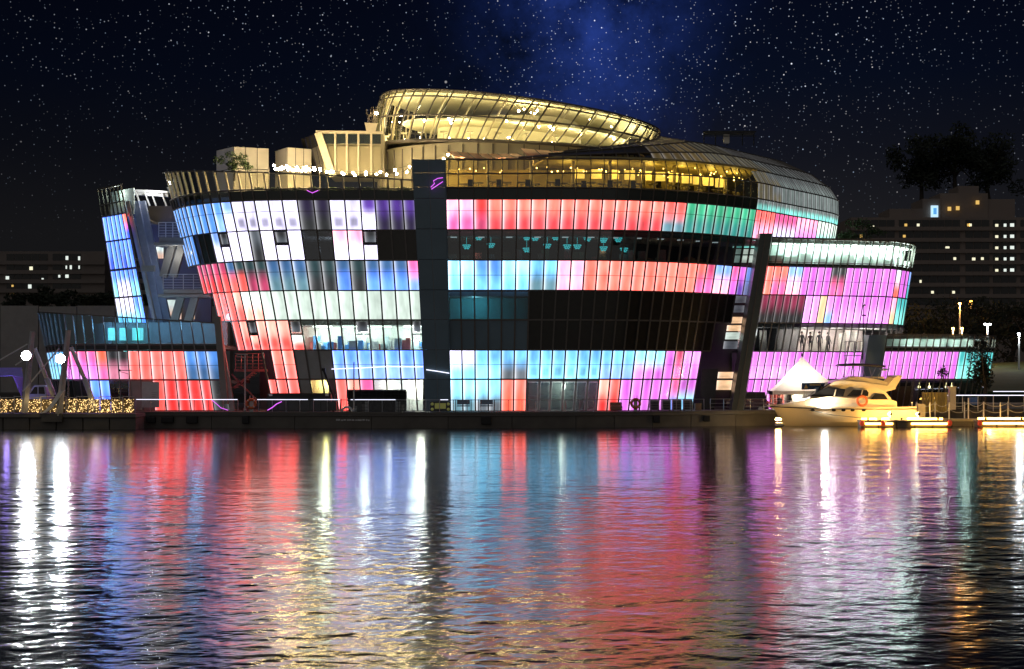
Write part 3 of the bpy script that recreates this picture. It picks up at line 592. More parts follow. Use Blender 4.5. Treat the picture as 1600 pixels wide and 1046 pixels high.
for k in range(11): p = right.p(9.5 + 1.55 * k, 20.1, 3.6); MB().span(p.x - .42, p.x + .42, p.y, p.y + .08, 19.85, 20.6).build('lit_alcove', mat('alcove', (1, .8, .4), emit=(1, .70, .28), es=.75), hall)
# chandeliers in the dark lounge
for px, py in ((748, 371), (729, 385), (767, 383), (823, 371), (823, 390), (836, 372), (855, 384), (868, 371), (886, 385), (902, 385), (918, 373), (943, 375), (943, 388), (966, 374), (975, 390)):
    i = min(range(24), key=lambda k: abs(RT[k] - px)); p = right.p(i, 15, 1.6); Y = p.y; c = W(px, py, Y); mb = MB()
    for rr, zz, nn in ((.30, .10, 11), (.24, -.04, 9), (.16, -.16, 6)):
        mb.torus((c.x, c.y, c.z + zz), rr, .014, 14, 4, 0)
        for q in range(nn): mb.ball(c + Vector((rr * math.cos(q * 6.283 / nn), rr * math.sin(q * 6.283 / nn), zz - .04)), .038, 5, 4)
    mb.tube([c + Vector((0, 0, .2)), (c.x, c.y, 15.0)], .015, 4); mb.build('chandelier', 'teal_lamp', hall)
for i in range(0, 24, 2): # dim downlights along the lounge ceiling
    p = right.p(i + .5, 14.85, .9); MB().box((p.x, p.y, 14.9), (.5, .2, .06)).build('ceiling_light', mat('dim_white', (1, 1, 1), emit=(.9, .95, 1), es=.9), hall)
for i in (2, 7, 12, 17, 21): lamp('room_lamp', right.p(i, 14.0, 2.6), 2.2, (1, .74, .5), .2, hall)
for i in range(0, 24): p = right.p(i + R.uniform(.1, .9), 13.1, R.uniform(1.0, 3.4)); MB().span(p.x - .3, p.x + .3, p.y - .2, p.y + .2, 13.05, 13.05 + R.uniform(.4, 1.1)).build('lounge_seat', R.choice(['brown', 'f_red', 'grey_panel']), hall, bevel=.03)
# reflections of light strips in the glass, imitated by glowing tubes
def strip(pts, m='white_strip', r=.035, parent=None, name='glow_strip'): return MB().tube(pts, r, 6).build(name, m, parent or hall)
pp = lambda px, py, dy=-.75: W(px, py, 109.3 + dy)
strip([pp(673, 293), pp(679, 287), pp(677, 283), pp(684, 279), pp(692, 278)], 'violet_strip', .03); strip([pp(674, 296), pp(692, 284)], 'violet_strip', .03)
strip([W(518, 577, 110.35), W(560, 575.5, 110.3), W(606, 573, 110.3), W(640, 573.5, 110.3), W(661, 573.5, 110.3)]); strip([W(666, 578, 109.7), W(684, 580.5, 109.7), W(702, 583.5, 109.7)])
strip([left.p(7.3, 18.45) - left.inw(7) * .12, left.p(7.0, 18.25) - left.inw(7) * .12, left.p(6.6, 18.45) - left.inw(7) * .12], 'violet_strip', .03)

# ------------------------------------------------------------------ recess between the hall and the side wing
rec = thing('stair_recess', W(1130, 640, 118), 'dark recessed stair shaft with small lit windows beside the slanted fin', 'stairwell')
MB().span(WX(1085, 119), WX(1215, 119), 119.2, 119.6, DZ, 15.3).build('back_wall', 'core', rec)
for x0, x1, y0, y1, k in ((1146, 1181, 375, 388, 'pcy2'), (1146, 1180, 389, 398, 'pale'), (1146, 1179, 399, 411, 'pale'), (1144, 1168, 461, 474, 'grey'), (1141, 1164, 477, 489, 'grey'), (1138, 1161, 495, 506, 'cream'), (1136, 1159, 508, 518, 'cream'), (1134, 1157, 519, 531, 'pale'), (1131, 1154, 533, 546, 'grey'), (1122, 1147, 581, 592, 'cream'), (1119, 1145, 594, 610, 'cream')):
    Y = 118.6; ln = .14 * (y1 - y0)
    pane(rec, [W(x0 - ln, y1, Y), W(x1 - ln, y1, Y), W(x1, y0, Y), W(x0, y0, Y)], (0, 1, 0), led(k, k, .55 if k != 'grey' else .35, .2), name='stair_window', inset=.03)
MB().hexa([W(1092, 641, 116), W(1116, 641, 116), W(1116, 641, 118), W(1092, 641, 118), W(1097, 577, 116), W(1122, 577, 116), W(1122, 577, 118), W(1097, 577, 118)]).build('entry_box', 'dark_glass', rec)

# ------------------------------------------------------------------ right side wing
wing = thing('side_wing', W(1290, 640, 117), 'leaning wing with magenta light panels and bright glass top floor, right of the hall', 'building')
WT = [1207 + 11.3 * k for k in range(18)] + [1409, 1417, 1424, 1429, 1432.5]
WB = [x - 39 + 4 * k / 22 for k, x in enumerate(WT)]
wg = Facade(plan(WT, 372, WB, 592, lambda k: 115.4 + (0.17 * k if k < 17 else 2.9 + 0.75 * (k - 17)), 1.25, 15.4, .05), 1.25, 15.4, (20, 135))
NW = len(WT) - 1; row = {}
setrow(5, [([0], led('salmon', 'salmon', 1.05)), (r_(1, 2), led('pink', 'salmon', 1.05)), (r_(3, 4), led('pinkw', 'lblue', 1.0)), (r_(5, 8), led('mag', 'mag', 1.05)), ([9], led('pink', 'greydk', .8)), ([10], led('pink', 'greydk', .8)), (r_(11, 17), led('mag', 'mag', 1.1)), ([18], led('salmon', 'white', 1.0)), (r_(19, 20), led('mag', 'mag', 1.0)), ([21], led('aqua', 'lblue', .9))])
setrow(4, [(r_(0, 5), led('greydk', 'rose', .38)), (r_(6, 7), led('pmag', 'pmag', 1.1)), ([8], led('cream', 'cream', .9)), ([9], led('lblue', 'pmag', .95)), (r_(10, 17), led('pmag', 'mag', 1.15)), ([18], led('cream', 'pinkw', .9)), (r_(19, 21), led('pcy2', 'aqua', .95))])
setrow(3, [(r_(0, 5), 'glass_smoke'), (r_(6, 21), 'glass')])
setrow(2, [(r_(0, 15), led('pmag', 'mag', 1.1))]); setrow(1, [(r_(0, 4), led('pmag', 'mag', 1.05)), (r_(5, 15), 'grey_panel')])
for (j, i), k in row.items(): wg.cell(wing, i, ZR[j - 1], ZR[j], k)
for i in range(NW):
    wg.cell(wing, i, 13.42, 15.3, 'glass', name='upper_window_pane'); wg.cell(wing, i, 13.05, 13.36, 'spandrel')
for i in range(NW + 1): wg.mullion(wing, i, 1.25 if i <= 16 else 6.05, 15.35, .07, .14)
for z in (3.75, 6.05, 8.4, 10.7): wg.rail(wing, z, 0, NW if z > 6 else 16, .1)
for z in (13.05, 13.4): wg.rail(wing, z, 0, NW, .07)
wg.rail(wing, 15.36, 0, NW, .16, .3, name='roof_edge')
for z in (11.85, 4.9): wg.rail(wing, z, 0, NW if z > 6 else 16, .03, .06, name='thin_transom', proud=.02)
def wslab(z, ri=NW, th=.3, name='floor_slab', m='slab'):
    P = [wg.p(i, z, .35) for i in range(ri + 1)]; MB().prism([(p.x, p.y) for p in P] + [(P[-1].x - 1, 140), (P[0].x, 140)], z - th, z).build(name, m, wing)
for z, ri in ((15.3, NW), (13.3, NW), (8.36, NW), (6.0, 20)): wslab(z, ri)
def wwall(z0, z1, ins, m, i0=0, i1=NW):
    P = [wg.p(i, (z0 + z1) / 2, ins) for i in range(i0, i1 + 1)]; mb = MB()
    for a, b in zip(P, P[1:]): mb.hexa([(a.x, a.y, z0), (b.x, b.y, z0), (b.x, b.y + .2, z0), (a.x, a.y + .2, z0), (a.x, a.y, z1), (b.x, b.y, z1), (b.x, b.y + .2, z1), (a.x, a.y + .2, z1)])
    mb.build('room_wall', m, wing)
wwall(13.3, 15.0, .9, mat('mint_wall', (.66, .78, .74), .7)); wwall(6.0, 8.0, 3.2, mat('pink_wall', (.66, .56, .52), .7)); wwall(1.25, 6.0, 3.0, 'core', 0, 16)
for i in range(1, NW, 2):
    p = wg.p(i, 14.8, .55); MB().box((p.x, p.y, 14.93), (.9, .3, .06)).build('ceiling_light', 'office_light', wing)
    p = wg.p(i + .6, 13.4, .62); MB().span(p.x - .45, p.x + .45, p.y - .2, p.y + .2, 13.32, 13.32 + R.uniform(.4, .9)).build('display_counter', 'room_white', wing)
for i in (3, 6, 9, 12, 15, 18, 20.5): lamp('room_lamp', wg.p(i, 14.6, .45), 13 + 2.6 * i, (.80, 1, .93), .3, wing)
for i, pw in ((2, 9), (8, 40), (12, 40), (16, 40), (20, 30)): lamp('room_lamp', wg.p(i, 7.6, 1.7), pw, (1, .86, .85), .3, wing)
for i in (3, 10, 11.5, 14, 17, 19): p = wg.p(i, 6.1, 2.2); MB().span(p.x - .3, p.x + .3, p.y - .1, p.y + .1, 6, R.uniform(7, 7.9)).build('display_panel', 'beige', wing)
# slanted fin at the wing's near end
fy = 113.2
MB().hexa([W(1143, 641, fy), W(1161, 641, fy), W(1163, 641, 116.2), W(1138, 641, 116.2), W(1188, 365, fy), W(1207, 365, fy), W(1208, 367, 116.4), W(1182, 367, 116.4)]).build('end_fin', mat('fin', (.075, .085, .08), .3, .2), wing)
MB().bar(W(1152, 641, fy - .03), W(1197, 365, fy - .03), .05, .06).build('fin_joint', 'mullion', wing)

# ------------------------------------------------------------------ low annex on the far right
anx = thing('low_annex', W(1460, 640, 119), 'low annex with magenta and turquoise panels under a glazed strip, far right', 'building')
AT = [1386 + 10.6 * k for k in range(13)] + [1523, 1532, 1540, 1547, 1552, 1556]
AB = [x - 11 for x in AT]
ax = Facade(plan(AT, 527, AB, 592, lambda k: 117.3 + .13 * k + (0 if k < 13 else .5 * (k - 12)), 1.25, 7.6, .05), 1.25, 7.6, (35, 135)); NA = len(AT) - 1
for i in range(NA):
    ax.cell(anx, i, 3.75, 6.1, led('mag', 'mag', 1.05) if i < 11 else led('pcy2', 'aqua', .95))
    ax.cell(anx, i, 6.5, 7.4, 'glass', name='upper_window_pane'); ax.cell(anx, i, 6.1, 6.45, 'spandrel'); ax.cell(anx, i, 1.25, 3.7, 'glass_smoke', name='ground_window_pane')
for i in range(NA + 1): ax.mullion(anx, i, 1.25, 7.5, .06, .12)
for z, w in ((3.72, .1), (6.1, .06), (6.47, .06), (7.48, .14)): ax.rail(anx, z, 0, NA, w)
ax.rail(anx, 4.92, 0, NA, .03, .06, name='thin_transom', proud=.02)
for z in (7.4, 6.45, 3.7): P = [ax.p(i, z, .3) for i in range(NA + 1)]; MB().prism([(p.x, p.y) for p in P] + [(P[-1].x, 136), (P[0].x, 136)], z - .25, z).build('floor_slab', 'slab', anx)
P = [ax.p(i, 6.9, 1.8) for i in range(NA + 1)]; MB().prism([(p.x, p.y) for p in P] + [(p.x, p.y + .2) for p in P[::-1]], 6.45, 7.2).build('room_wall', 'mint_wall', anx)
P = [ax.p(i, 2.5, 2.6) for i in range(NA + 1)]; MB().prism([(p.x, p.y) for p in P] + [(p.x, p.y + .2) for p in P[::-1]], 1.25, 3.5).build('room_wall', 'core', anx)
for i in (5, 9, 13, 16): lamp('room_lamp', ax.p(i, 7.05, .8), 14, (.85, 1, .92), .15, anx)
for i in (3, 7, 8.5, 11, 12.5): p = ax.p(i, 2.6, 1.0); MB().ball((p.x, p.y, WZ(605, p.y)), .12, 8, 5).tube([(p.x, p.y, WZ(605, p.y)), (p.x, p.y, 3.5)], .015, 4).build('pendant_lamp', 'warm_bulb_low', anx, True)
MB().hexa([W(1340, 641, 116.6), W(1368, 641, 116.6), W(1368, 641, 118.5), W(1338, 641, 118.5), W(1358, 524, 116.6), W(1385, 524, 116.6), W(1385, 524, 118.5), W(1350, 524, 118.5)]).build('end_fin', 'slate', anx)
for px in (1318, 1332, 1346): MB().tube([W(px, 641, 117.6), W(px + 3, 534, 117.6)], .05, 6).build('link_post', 'pale_steel', anx)
for py in (534, 556, 572): MB().tube([W(1318, py, 117.6), W(1350, py, 117.6)], .04, 6).build('link_rail', 'pale_steel', anx)

# ------------------------------------------------------------------ left tower, left low wing
tow = thing('corner_tower', W(190, 640, 118), 'narrow leaning tower clad in blue light panels at the left', 'building')
TT = [159, 165.5, 172, 178.5, 185, 191, 197.5]; TB = [179.5, 187, 194, 201, 208, 215, 222]
tw = Facade(plan(TT, 335, TB, 465, lambda k: 119.6 - .5 * k, 1.25, 20, .05), 1.25, 20, (-26, 130)); 
for i in range(6):
    tw.cell(tow, i, 15.45, 17.5, led('ltblue' if i < 5 else 'royal', 'ltblue' if i < 5 else 'salmon', 1.0)); tw.cell(tow, i, 13.05, 15.4, led('ltblue' if i % 3 else 'royal', 'ltblue', 1.0))
    tw.cell(tow, i, 10.7, 12.95, led('white' if 1 <= i < 4 else 'pcyan', 'ltblue', 1.15)); tw.cell(tow, i, 8.4, 10.65, led('pcyan' if i < 5 else 'ltblue', 'white' if i < 4 else 'ltblue', 1.15)); tw.cell(tow, i, 6.05, 8.35, led('aqua', 'ltblue', .9))
    tw.cell(tow, i, 17.6, 18.5, 'glass_gold'); tw.cell(tow, i, 18.55, 19.8, 'glass')
for i in range(7): tw.mullion(tow, i, 3.0, 19.85, .06, .12)
for z in (8.37, 10.68, 13.0, 15.42, 17.55, 18.52): tw.rail(tow, z, 0, 6, .09)
tw.rail(tow, 19.86, 0, 6, .12, .2)
P = [tw.p(i, 18, .4) for i in range(7)]; MB().prism([(p.x, p.y) for p in P] + [(P[-1].x + 1, 128), (P[0].x + 2, 128)], 17.3, 17.55).build('roof_slab', 'slab', tow)
P = [tw.p(i, 19, 1.0) for i in range(7)]; MB().prism([(p.x, p.y) for p in P] + [(p.x, p.y + .2) for p in P[::-1]], 17.5, 19.7).build('light_catch_wall', 'mint_wall', tow); lamp('roof_lamp', tw.p(3, 19.4, .5), 16, (.9, 1, .9), .2, tow)  # pale wall added behind the top glass to catch the roof lamp
for x0, x1, w, m in ((200, 238, .30, 'concrete'), (212, 246, .55, mat('blue_lit_column', (.30, .36, .52), .5)), (222, 258, .55, 'blue_lit_column')):  # blue light falling on two of the columns is put into their colour
    MB().bar(W(x0, 315, 117.2 + (x0 - 200) * .04), W(x1 + 8, 520, 117.6 + (x0 - 200) * .04), w, .5).build('slanted_column', m, tow)
MB().bar(W(222, 420, 116.8), W(242, 420, 116.8), .5, .4).build('cross_beam', 'concrete', tow)
for px0, px1, py in ((200, 262, 298), (205, 262, 303)): MB().bar(W(px0, py, 119), W(px1, py + 3, 119), .22, .3).build('roof_truss', 'white_paint', tow)
for px in (212, 226, 236, 252): MB().bar(W(px, 300, 118.6), W(px + 8, 322, 118.6), .12, .12).build('truss_strut', 'white_paint', tow)
lamp('truss_lamp', W(236, 292, 117.6), 60, (.95, .97, 1), .1, tow)
MB().span(WX(232, 124), WX(330, 124), 124, 124.3, 1.25, 19).build('back_wall', mat('recess_wall', (.10, .10, .11), .8, nscale=.5), tow)
for x0, x1, y0, y1 in ((243, 256, 385, 405), (255, 284, 468, 500), (300, 305, 480, 500)):
    pane(tow, [W(x0, y1, 123.6), W(x1, y1, 123.6), W(x1, y0, 123.6), W(x0, y0, 123.6)], (0, 1, 0), led('cream', 'pale', .42), name='stair_window')
def balcony(x0, x1, ytop, yslab, Y, label):
    b = thing('balcony', W((x0 + x1) / 2, yslab, Y), label, 'balcony')
    MB().span(WX(x0 - 8, Y), WX(x1 + 10, Y), Y, Y + 2.5, WZ(yslab + 12, Y), WZ(yslab + 8, Y)).build('lower_slab', 'concrete', b, bevel=.03); MB().span(WX(x0, Y), WX(x1, Y), Y + .1, Y + 2.4, WZ(yslab + 7.5, Y), WZ(yslab, Y)).build('floor', 'concrete', b, bevel=.03)
    n = 5
    for k in range(n): px = lerp(x0, x1, k / (n - 1)); MB().tube([W(px, yslab, Y + .15), W(px, ytop, Y + .15)], .035, 6).build('post', 'pale_steel', b)
    for k in range(6): py = lerp(ytop, yslab - 2, k / 5); MB().tube([W(x0, py, Y + .15), W(x1, py, Y + .15)], .035 if k == 0 else .016, 5).build('rail', 'pale_steel', b)
    for x in (lerp(x0, x1, .35), lerp(x0, x1, .7)): MB().bar(W(x + 6, yslab + 12, Y + 1.5), W(x - 8, yslab + 62, Y + 1.8), .62, .5).build('raking_column', 'concrete', b)
balcony(248, 292, 348, 371, 116.5, 'upper concrete balcony with steel railing between tower and hall')
balcony(255, 318, 429, 452, 115.5, 'lower concrete balcony with steel railing between tower and hall')
lamp('balcony_lamp', W(275, 400, 117), 7, (1, .97, .9), .2, tow)

lw = thing('low_wing', W(200, 640, 112), 'low curved wing with pink and coral panels below blue glass, at the left', 'building')
QT = [336, 314, 297.5, 281, 264.5, 247.5, 230, 213, 196, 179.5, 161, 143, 128, 114, 101, 93, 86, 79, 73, 67, 62]
QB = [352, 328, 312, 293, 275, 256, 238, 220, 203, 187, 171, 155, 140, 126, 114, 106, 100, 95, 90, 86, 83]
lf = Facade(plan(QT, 500, QB, 595, lambda k: 111.2 + (0 if k < 11 else .085 * (k - 11) ** 2), 1.25, 9.0, .06), 1.25, 9.0, (-32, 130), True); NQ = len(QT) - 1
def zq(k): Y = lf.p(k, 8.5).y; return WZ(505 - 17 * min(1, (336 - lerp(QT[int(min(k, NQ - 1))], QT[int(min(k, NQ - 1)) + 1], k - int(min(k, NQ - 1)))) / 274), Y)
row = {}
setrow(2, [(r_(0, 2), led('dblue', 'blue', .85)), (r_(3, 7), led('coral', 'coral', 1.05)), (r_(8, 9), led('pinkw', 'greydk', .45)), ([10], led('pink', 'orange', 1.0)), (r_(11, 14), led('pmag', 'pink', 1.0)), (r_(15, 19), led('pcyan', 'cyan', .9))])
setrow(1, [([0], led('greydk', 'greydk', .4)), (r_(1, 4), led('red', 'red', .95)), ([5], led('coral', 'coral', .7)), ([6], 'grey_panel'), ([7], 'grey_panel'), (r_(8, 9), 'glass_smoke'), (r_(10, 11), led('royal', 'ltblue', .8)), (r_(12, 19), 'spandrel')])
for (j, i), k in row.items(): lf.cell(lw, i, (1.25, 3.72)[j - 1], (3.68, 6.0)[j - 1], k)
for i in range(NQ): lf.cell(lw, i, 6.05, 6.5, 'spandrel'); lf.cell(lw, i, 6.55, zq(i), 'glass_teal', zb2=zq(i + 1))
for i in range(NQ + 1): lf.mullion(lw, i, 1.25, zq(i), .085 if i < 14 else .06, .15, 'mullion_pale')
for z in (3.7, 6.03, 6.52): lf.rail(lw, z, 0, NQ, .08)
lf.rail(lw, zq, 0, NQ, .1, .2); lf.rail(lw, 4.85, 0, NQ, .03, .06, name='thin_transom', proud=.02)
MB().bar(lf.p(0, 1.25) + Vector((.2, 0, 0)), lf.p(0, zq(0)) + Vector((.2, 0, 0)), .35, .4).build('end_post', 'pale_steel', lw)
for z in (6.5, 3.7): P = [lf.p(i, z, .35) for i in range(NQ + 1)]; MB().prism([(p.x, p.y) for p in P] + [(P[-1].x + 2, 122), (P[0].x, 122)], z - .3, z).build('floor_slab', 'slab', lw)
P = [lf.p(i, 7.5, 4.0) for i in range(NQ + 1)]; MB().prism([(p.x, p.y) for p in P] + [(p.x, p.y + .2) for p in P[::-1]], 6.5, 8.4).build('room_wall', mat('wing_wall', (.30, .33, .36), .8), lw)
for px in (174, 192, 212, 218): a = W(px, 532, 114.6); MB().span(a.x - .28, a.x + .28, a.y, a.y + .1, a.z, a.z + 1.0).build('inner_window', mat('inner_glow', (.3, .8, .7), emit=(.22, .75, .66), es=.9), lw)
for i in (2, 6, 10, 14): lamp('room_lamp', lf.p(i, 8.2, 1.9), 20, (.42, .72, 1), .3, lw)
a = W(235, 617, 110.6); MB().span(a.x - .68, a.x + .68, a.y, a.y + .08, WZ(637, 110.6), WZ(597, 110.6)).build('notice_board', mat('notice', (.55, .56, .56), .5), lw)
for k in range(4): MB().span(a.x + .1, a.x + .1 + R.uniform(.3, .5), a.y - .02, a.y + .01, WZ(614 + 3 * k, 110.6), WZ(613.2 + 3 * k, 110.6)).build('notice_line', 'grey_panel', lw)

# red stair between the low wing and the hall
stair = thing('fire_stair', W(390, 640, 112.5), 'red lit steel fire stair zigzagging between low wing and hall', 'staircase')
redm = mat('red_steel', (.40, .10, .09), .5)
sy = 112.6
MB().span(WX(366, sy), WX(414, sy), sy, sy + 1.4, WZ(581, sy), WZ(577, sy)).build('landing', redm, stair)
for k in range(6): px = lerp(368, 413, k / 5); MB().tube([W(px, 578, sy), W(px, 553, sy)], .03, 5).build('post', redm, stair)
for k in range(5): py = lerp(553, 574, k / 4); MB().tube([W(368, py, sy), W(413, py, sy)], .02, 5).build('rail', redm, stair)
for y in (sy, sy + 1.3): MB().bar(W(366, 606, y), W(398, 581, y), .2, .06).bar(W(362, 585, y), W(402, 626, y), .12, .06).build('stringer', redm, stair)
for k in range(9): px = lerp(366, 398, k / 8); py = lerp(606, 581, k / 8); MB().span(WX(px - 3, sy), WX(px + 3, sy), sy, sy + 1.3, WZ(py, sy) - .02, WZ(py, sy) + .02).build('tread', redm, stair)
lamp('stair_lamp', W(386, 560, 113.2), 22, (1, .12, .08), .2, stair)
MB().bar(W(352, 632, 111), W(340, 495, 111), .5, .5).build('mast', 'concrete', stair)

# ------------------------------------------------------------------ rooftop: oval lounge, link block, lift cores, awnings, string lights
lounge = thing('rooftop_lounge', (0, 128, 18.5), 'oval tilted glass lounge glowing gold on top of the hall', 'building')
def ring(a, v):
    t = a + 0.09; bx, by = -.3 + 12.2 * math.cos(a), 128 + 7.8 * math.sin(a); bz = 24.0 - .04 * bx + .05 * (by - 120)
    tx, ty = .8 + 12.6 * math.cos(t), 128 + 8.2 * math.sin(t); tz = 27.75 - .13 * (tx - .8)
    bulge = .35 * math.sin(PI * v); return Vector((lerp(bx, tx, v) + bulge * math.cos(a), lerp(by, ty, v) + bulge * math.sin(a), lerp(bz, tz, v)))
NS = 56; RV = [0, .5, .87, 1.0]
for s in range(NS):
    a0, a1 = 2 * PI * s / NS, 2 * PI * (s + 1) / NS; am = (a0 + a1) / 2; inn = Vector((-math.cos(am), -math.sin(am), 0))
    for k in range(3): pane(lounge, [ring(a0, RV[k]), ring(a1, RV[k]), ring(a1, RV[k + 1]), ring(a0, RV[k + 1])], inn, 'glass_gold', inset=.04, name=('lower_window_pane', 'window_pane', 'skylight_pane')[k])
    MB().tube([ring(a0, v) + Vector((math.cos(a0), math.sin(a0), 0)) * .05 for v in (0, .25, .5, .75, 1)], .07, 5).build('mullion', 'mullion', lounge)
    if s % 2 == 0: MB().tube([ring(a0 + .04, v) - Vector((math.cos(a0), math.sin(a0), 0)) * .5 for v in (0, .5, .95)], .085, 6).build('inner_post', 'beige_frame', lounge)
for v, r0 in ((0, .16), (.5, .085), (.87, .07), (1, .09)): MB().tube([ring(2 * PI * s / NS, v) for s in range(NS + 1)], r0, 6, False).build('ring_beam', 'mullion', lounge)
def disc(v, sc_, m, name, up=0.0, th=.2):
    P = [ring(2 * PI * s / NS, v) for s in range(NS)]; c = sum(P, Vector()) / NS; P = [c + (p - c) * sc_ + Vector((0, 0, up)) for p in P]
    MB().slabpoly(P, (0, 0, th)).build(name, m, lounge)
disc(.0, .97, 'cream_wall', 'floor'); disc(.955, .975, 'cream_wall', 'ceiling'); disc(.5, .80, 'cream_wall', 'mezzanine', -.1, .15)
MB().prism([(-.3 + 6.5 * math.cos(2 * PI * k / 20), 128.5 + 3.6 * math.sin(2 * PI * k / 20)) for k in range(20)], 24.2, 27.2).build('service_core', 'cream_wall', lounge)
P = [ring(2 * PI * s / NS, 0) for s in range(NS)]; c = sum(P, Vector()) / NS; MB().prism([(c.x + (p.x - c.x) * .97, c.y + (p.y - c.y) * .97) for p in P], 18.5, 24.1).build('drum_wall', mat('drum', (.38, .345, .24), .6, nscale=.5), lounge)
for s in range(NS // 2, NS): p = ring(2 * PI * s / NS, 0); q = Vector((c.x + (p.x - c.x) * .975, c.y + (p.y - c.y) * .975, 0)); MB().bar((q.x, q.y, 18.5), (q.x, q.y, 23.9), .09, .14).build('drum_fin', 'mullion', lounge)
for k in range(34):
    a = R.uniform(-PI * 1.02, .02); p = ring(a, R.choice((.1, .42, .47, .8))); p = Vector((lerp(p.x, c.x, R.uniform(.08, .3)), lerp(p.y, c.y, R.uniform(.08, .3)), p.z)); MB().ball(p, R.uniform(.05, .10), 6, 4).build('pendant_lamp', 'warm_bulb', lounge, True)
for k in range(7):
    a = lerp(-PI * .93, -PI * .07, k / 6); lamp('lounge_lamp', ring(a, .4).lerp(c, .14), 130, (.97, .92, .60), .25, lounge); 
for a in (-PI * 1.03, .04): lamp('lounge_lamp', ring(a, .45).lerp(c, .16), 110, (1, .86, .52), .25, lounge)
for k in range(5): lamp('lounge_lamp', ring(lerp(-PI * .9, -PI * .1, k / 4), .74).lerp(c, .14), 70, (.96, .94, .64), .25, lounge)
for k in range(14): a = lerp(-PI * .95, -.1, k / 13); p = ring(a, .02).lerp(c, .08); MB().span(p.x - .3, p.x + .3, p.y - .3, p.y + .3, p.z + .7, p.z + .76).tube([p, p + Vector((0, 0, .7))], .05, 6).build('bar_table', 'beige', lounge)

link_b = thing('roof_link_block', W(540, 275, 123), 'beige framed glass block on the roof, left of the oval lounge', 'building')
ly = 122.5
for x0, x1 in ((505, 524), (524, 542), (542, 560), (560, 580), (580, 596)):
    pane(link_b, [W(x0, 226, ly), W(x1, 226, ly), W(x1, 208, ly), W(x0, 208, ly)], (0, 1, 0), 'glass_smoke'); pane(link_b, [W(x0, 272, ly), W(x1, 272, ly), W(x1, 228, ly), W(x0, 228, ly)], (0, 1, 0), mat('olive_panel', (.30, .27, .17), .5, nscale=.6).name, name='facade_panel', inset=.04)
for x in (524, 542, 560, 580): MB().bar(W(x, 274, ly - .05), W(x, 207, ly - .05), .16, .25).build('mullion', 'beige_frame', link_b)
MB().bar(W(520, 276, ly - .15), W(497, 208, ly - .15), .62, .5).build('raking_beam', 'beige_frame', link_b); MB().bar(W(494, 207, ly), W(598, 208, ly), .2, .6).build('roof_edge', 'beige_frame', link_b)
MB().slabpoly([W(512, 272, ly + .3), W(600, 272, ly + .3), W(600, 209, ly + .3), W(504, 209, ly + .3)], (0, 5, 0)).build('room_body', 'drum', link_b)
for k in range(4): x = 490 - 6.5 * k; MB().slabpoly([W(x + 14, 274, ly + 1 + k), W(x + 20, 274, ly + .3 + k), W(x + 6, 209 + 2.5 * k, ly + .3 + k), W(x, 210 + 2.5 * k, ly + 1 + k)], (0, .2, 0)).build('side_pane', 'dark_glass', link_b)
MB().hexa([W(573, 208, 122), W(586, 208, 122), W(586, 208, 124), W(573, 208, 124), W(570, 192, 122), W(590, 193, 122), W(590, 193, 124), W(570, 192, 124)]).build('vent_cowl', 'beige_frame', link_b)
for k in range(14): a = W(574 + R.uniform(0, 14), 192, 123); MB().tube([a, a + Vector((R.uniform(-.5, .4), R.uniform(-.3, .3), R.uniform(.6, 1.5)))], .02, 4).build('twig', 'bark', link_b)
MB().ball(W(588, 177, 122.6), .14, 8, 5).build('spot_lamp', 'warm_bulb', link_b, True)
def core_box(xl, xc, xr, yt, label):
    Y = 124.; b = thing('lift_core', W(xc, 270, Y), label, 'roof box', 'beige lift cores on the roof terrace')
    A, B, Cc = W(xl, yt + 3, Y + 2.2), W(xc, yt, Y), W(xr, yt + 2, Y + 1.0)
    zt, zb = B.z, 18.5; D = A + (Cc - B)
    for p, q, n in ((A, B, 1), (B, Cc, 3)):
        for k in range(n):
            for j in range(3):
                u0, u1 = k / n, (k + 1) / n; z0, z1 = lerp(zb, zt, j / 3), lerp(zb, zt, (j + 1) / 3); P = lambda u, z: Vector((lerp(p.x, q.x, u), lerp(p.y, q.y, u), z))
                pane(b, [P(u0, z0), P(u1, z0), P(u1, z1), P(u0, z1)], Vector((0, 1, 0)), 'beige', name='cladding_panel', inset=.035, th=.1)
    MB().prism([(A.x + .05, A.y + .15), (B.x, B.y + .15), (Cc.x - .05, Cc.y + .15), (D.x, D.y)], zb, zt - .03).build('shell', 'core', b)
core_box(338, 365, 420, 229, 'larger beige panelled lift core, the leftmost box on the roof'); core_box(430, 449, 487, 230, 'smaller beige panelled lift core next to the glass roof block')
def awning(x0, x1, yt0, yt1, yb0, yb1, label):
    Y = 111.5; t = thing('awning', W(x0, yb0, Y), label, 'awning', 'peach awnings over the roof terrace'); n = 7; g = []
    for k in range(n + 1):
        u = k / n; sag = math.sin(PI * u) * .12; g.append([W(lerp(x0, x1, u), lerp(yt0, yt1, u), Y + 3.2) + Vector((0, 0, -sag)), W(lerp(x0 + 8, x1 + 10, u), lerp((yt0 + yb0) / 2, (yt1 + yb1) / 2, u), Y + 1.6) + Vector((0, 0, -sag * 1.3)), W(lerp(x0 + 14, x1 + 22, u), lerp(yb0, yb1, u), Y) + Vector((0, 0, -.05 * math.cos(PI * 2 * u * 3)))])
    mb = MB()
    for r in g: mb.v += [tuple(p) for p in r]
    for k in range(n):
        for j in range(2): mb.f.append([k * 3 + j, k * 3 + j + 1, k * 3 + j + 4, k * 3 + j + 3])
    o = mb.build('fabric', 'awning', t, True); s = o.modifiers.new('thick', 'SOLIDIFY'); s.thickness = .03
    for k in range(n + 1): MB().tube([p + Vector((0, 0, .03)) for p in g[k]], .03, 5).build('rib', 'mullion', t)
    MB().tube([r[2] for r in g], .04, 5).build('front_bar', 'mullion', t)
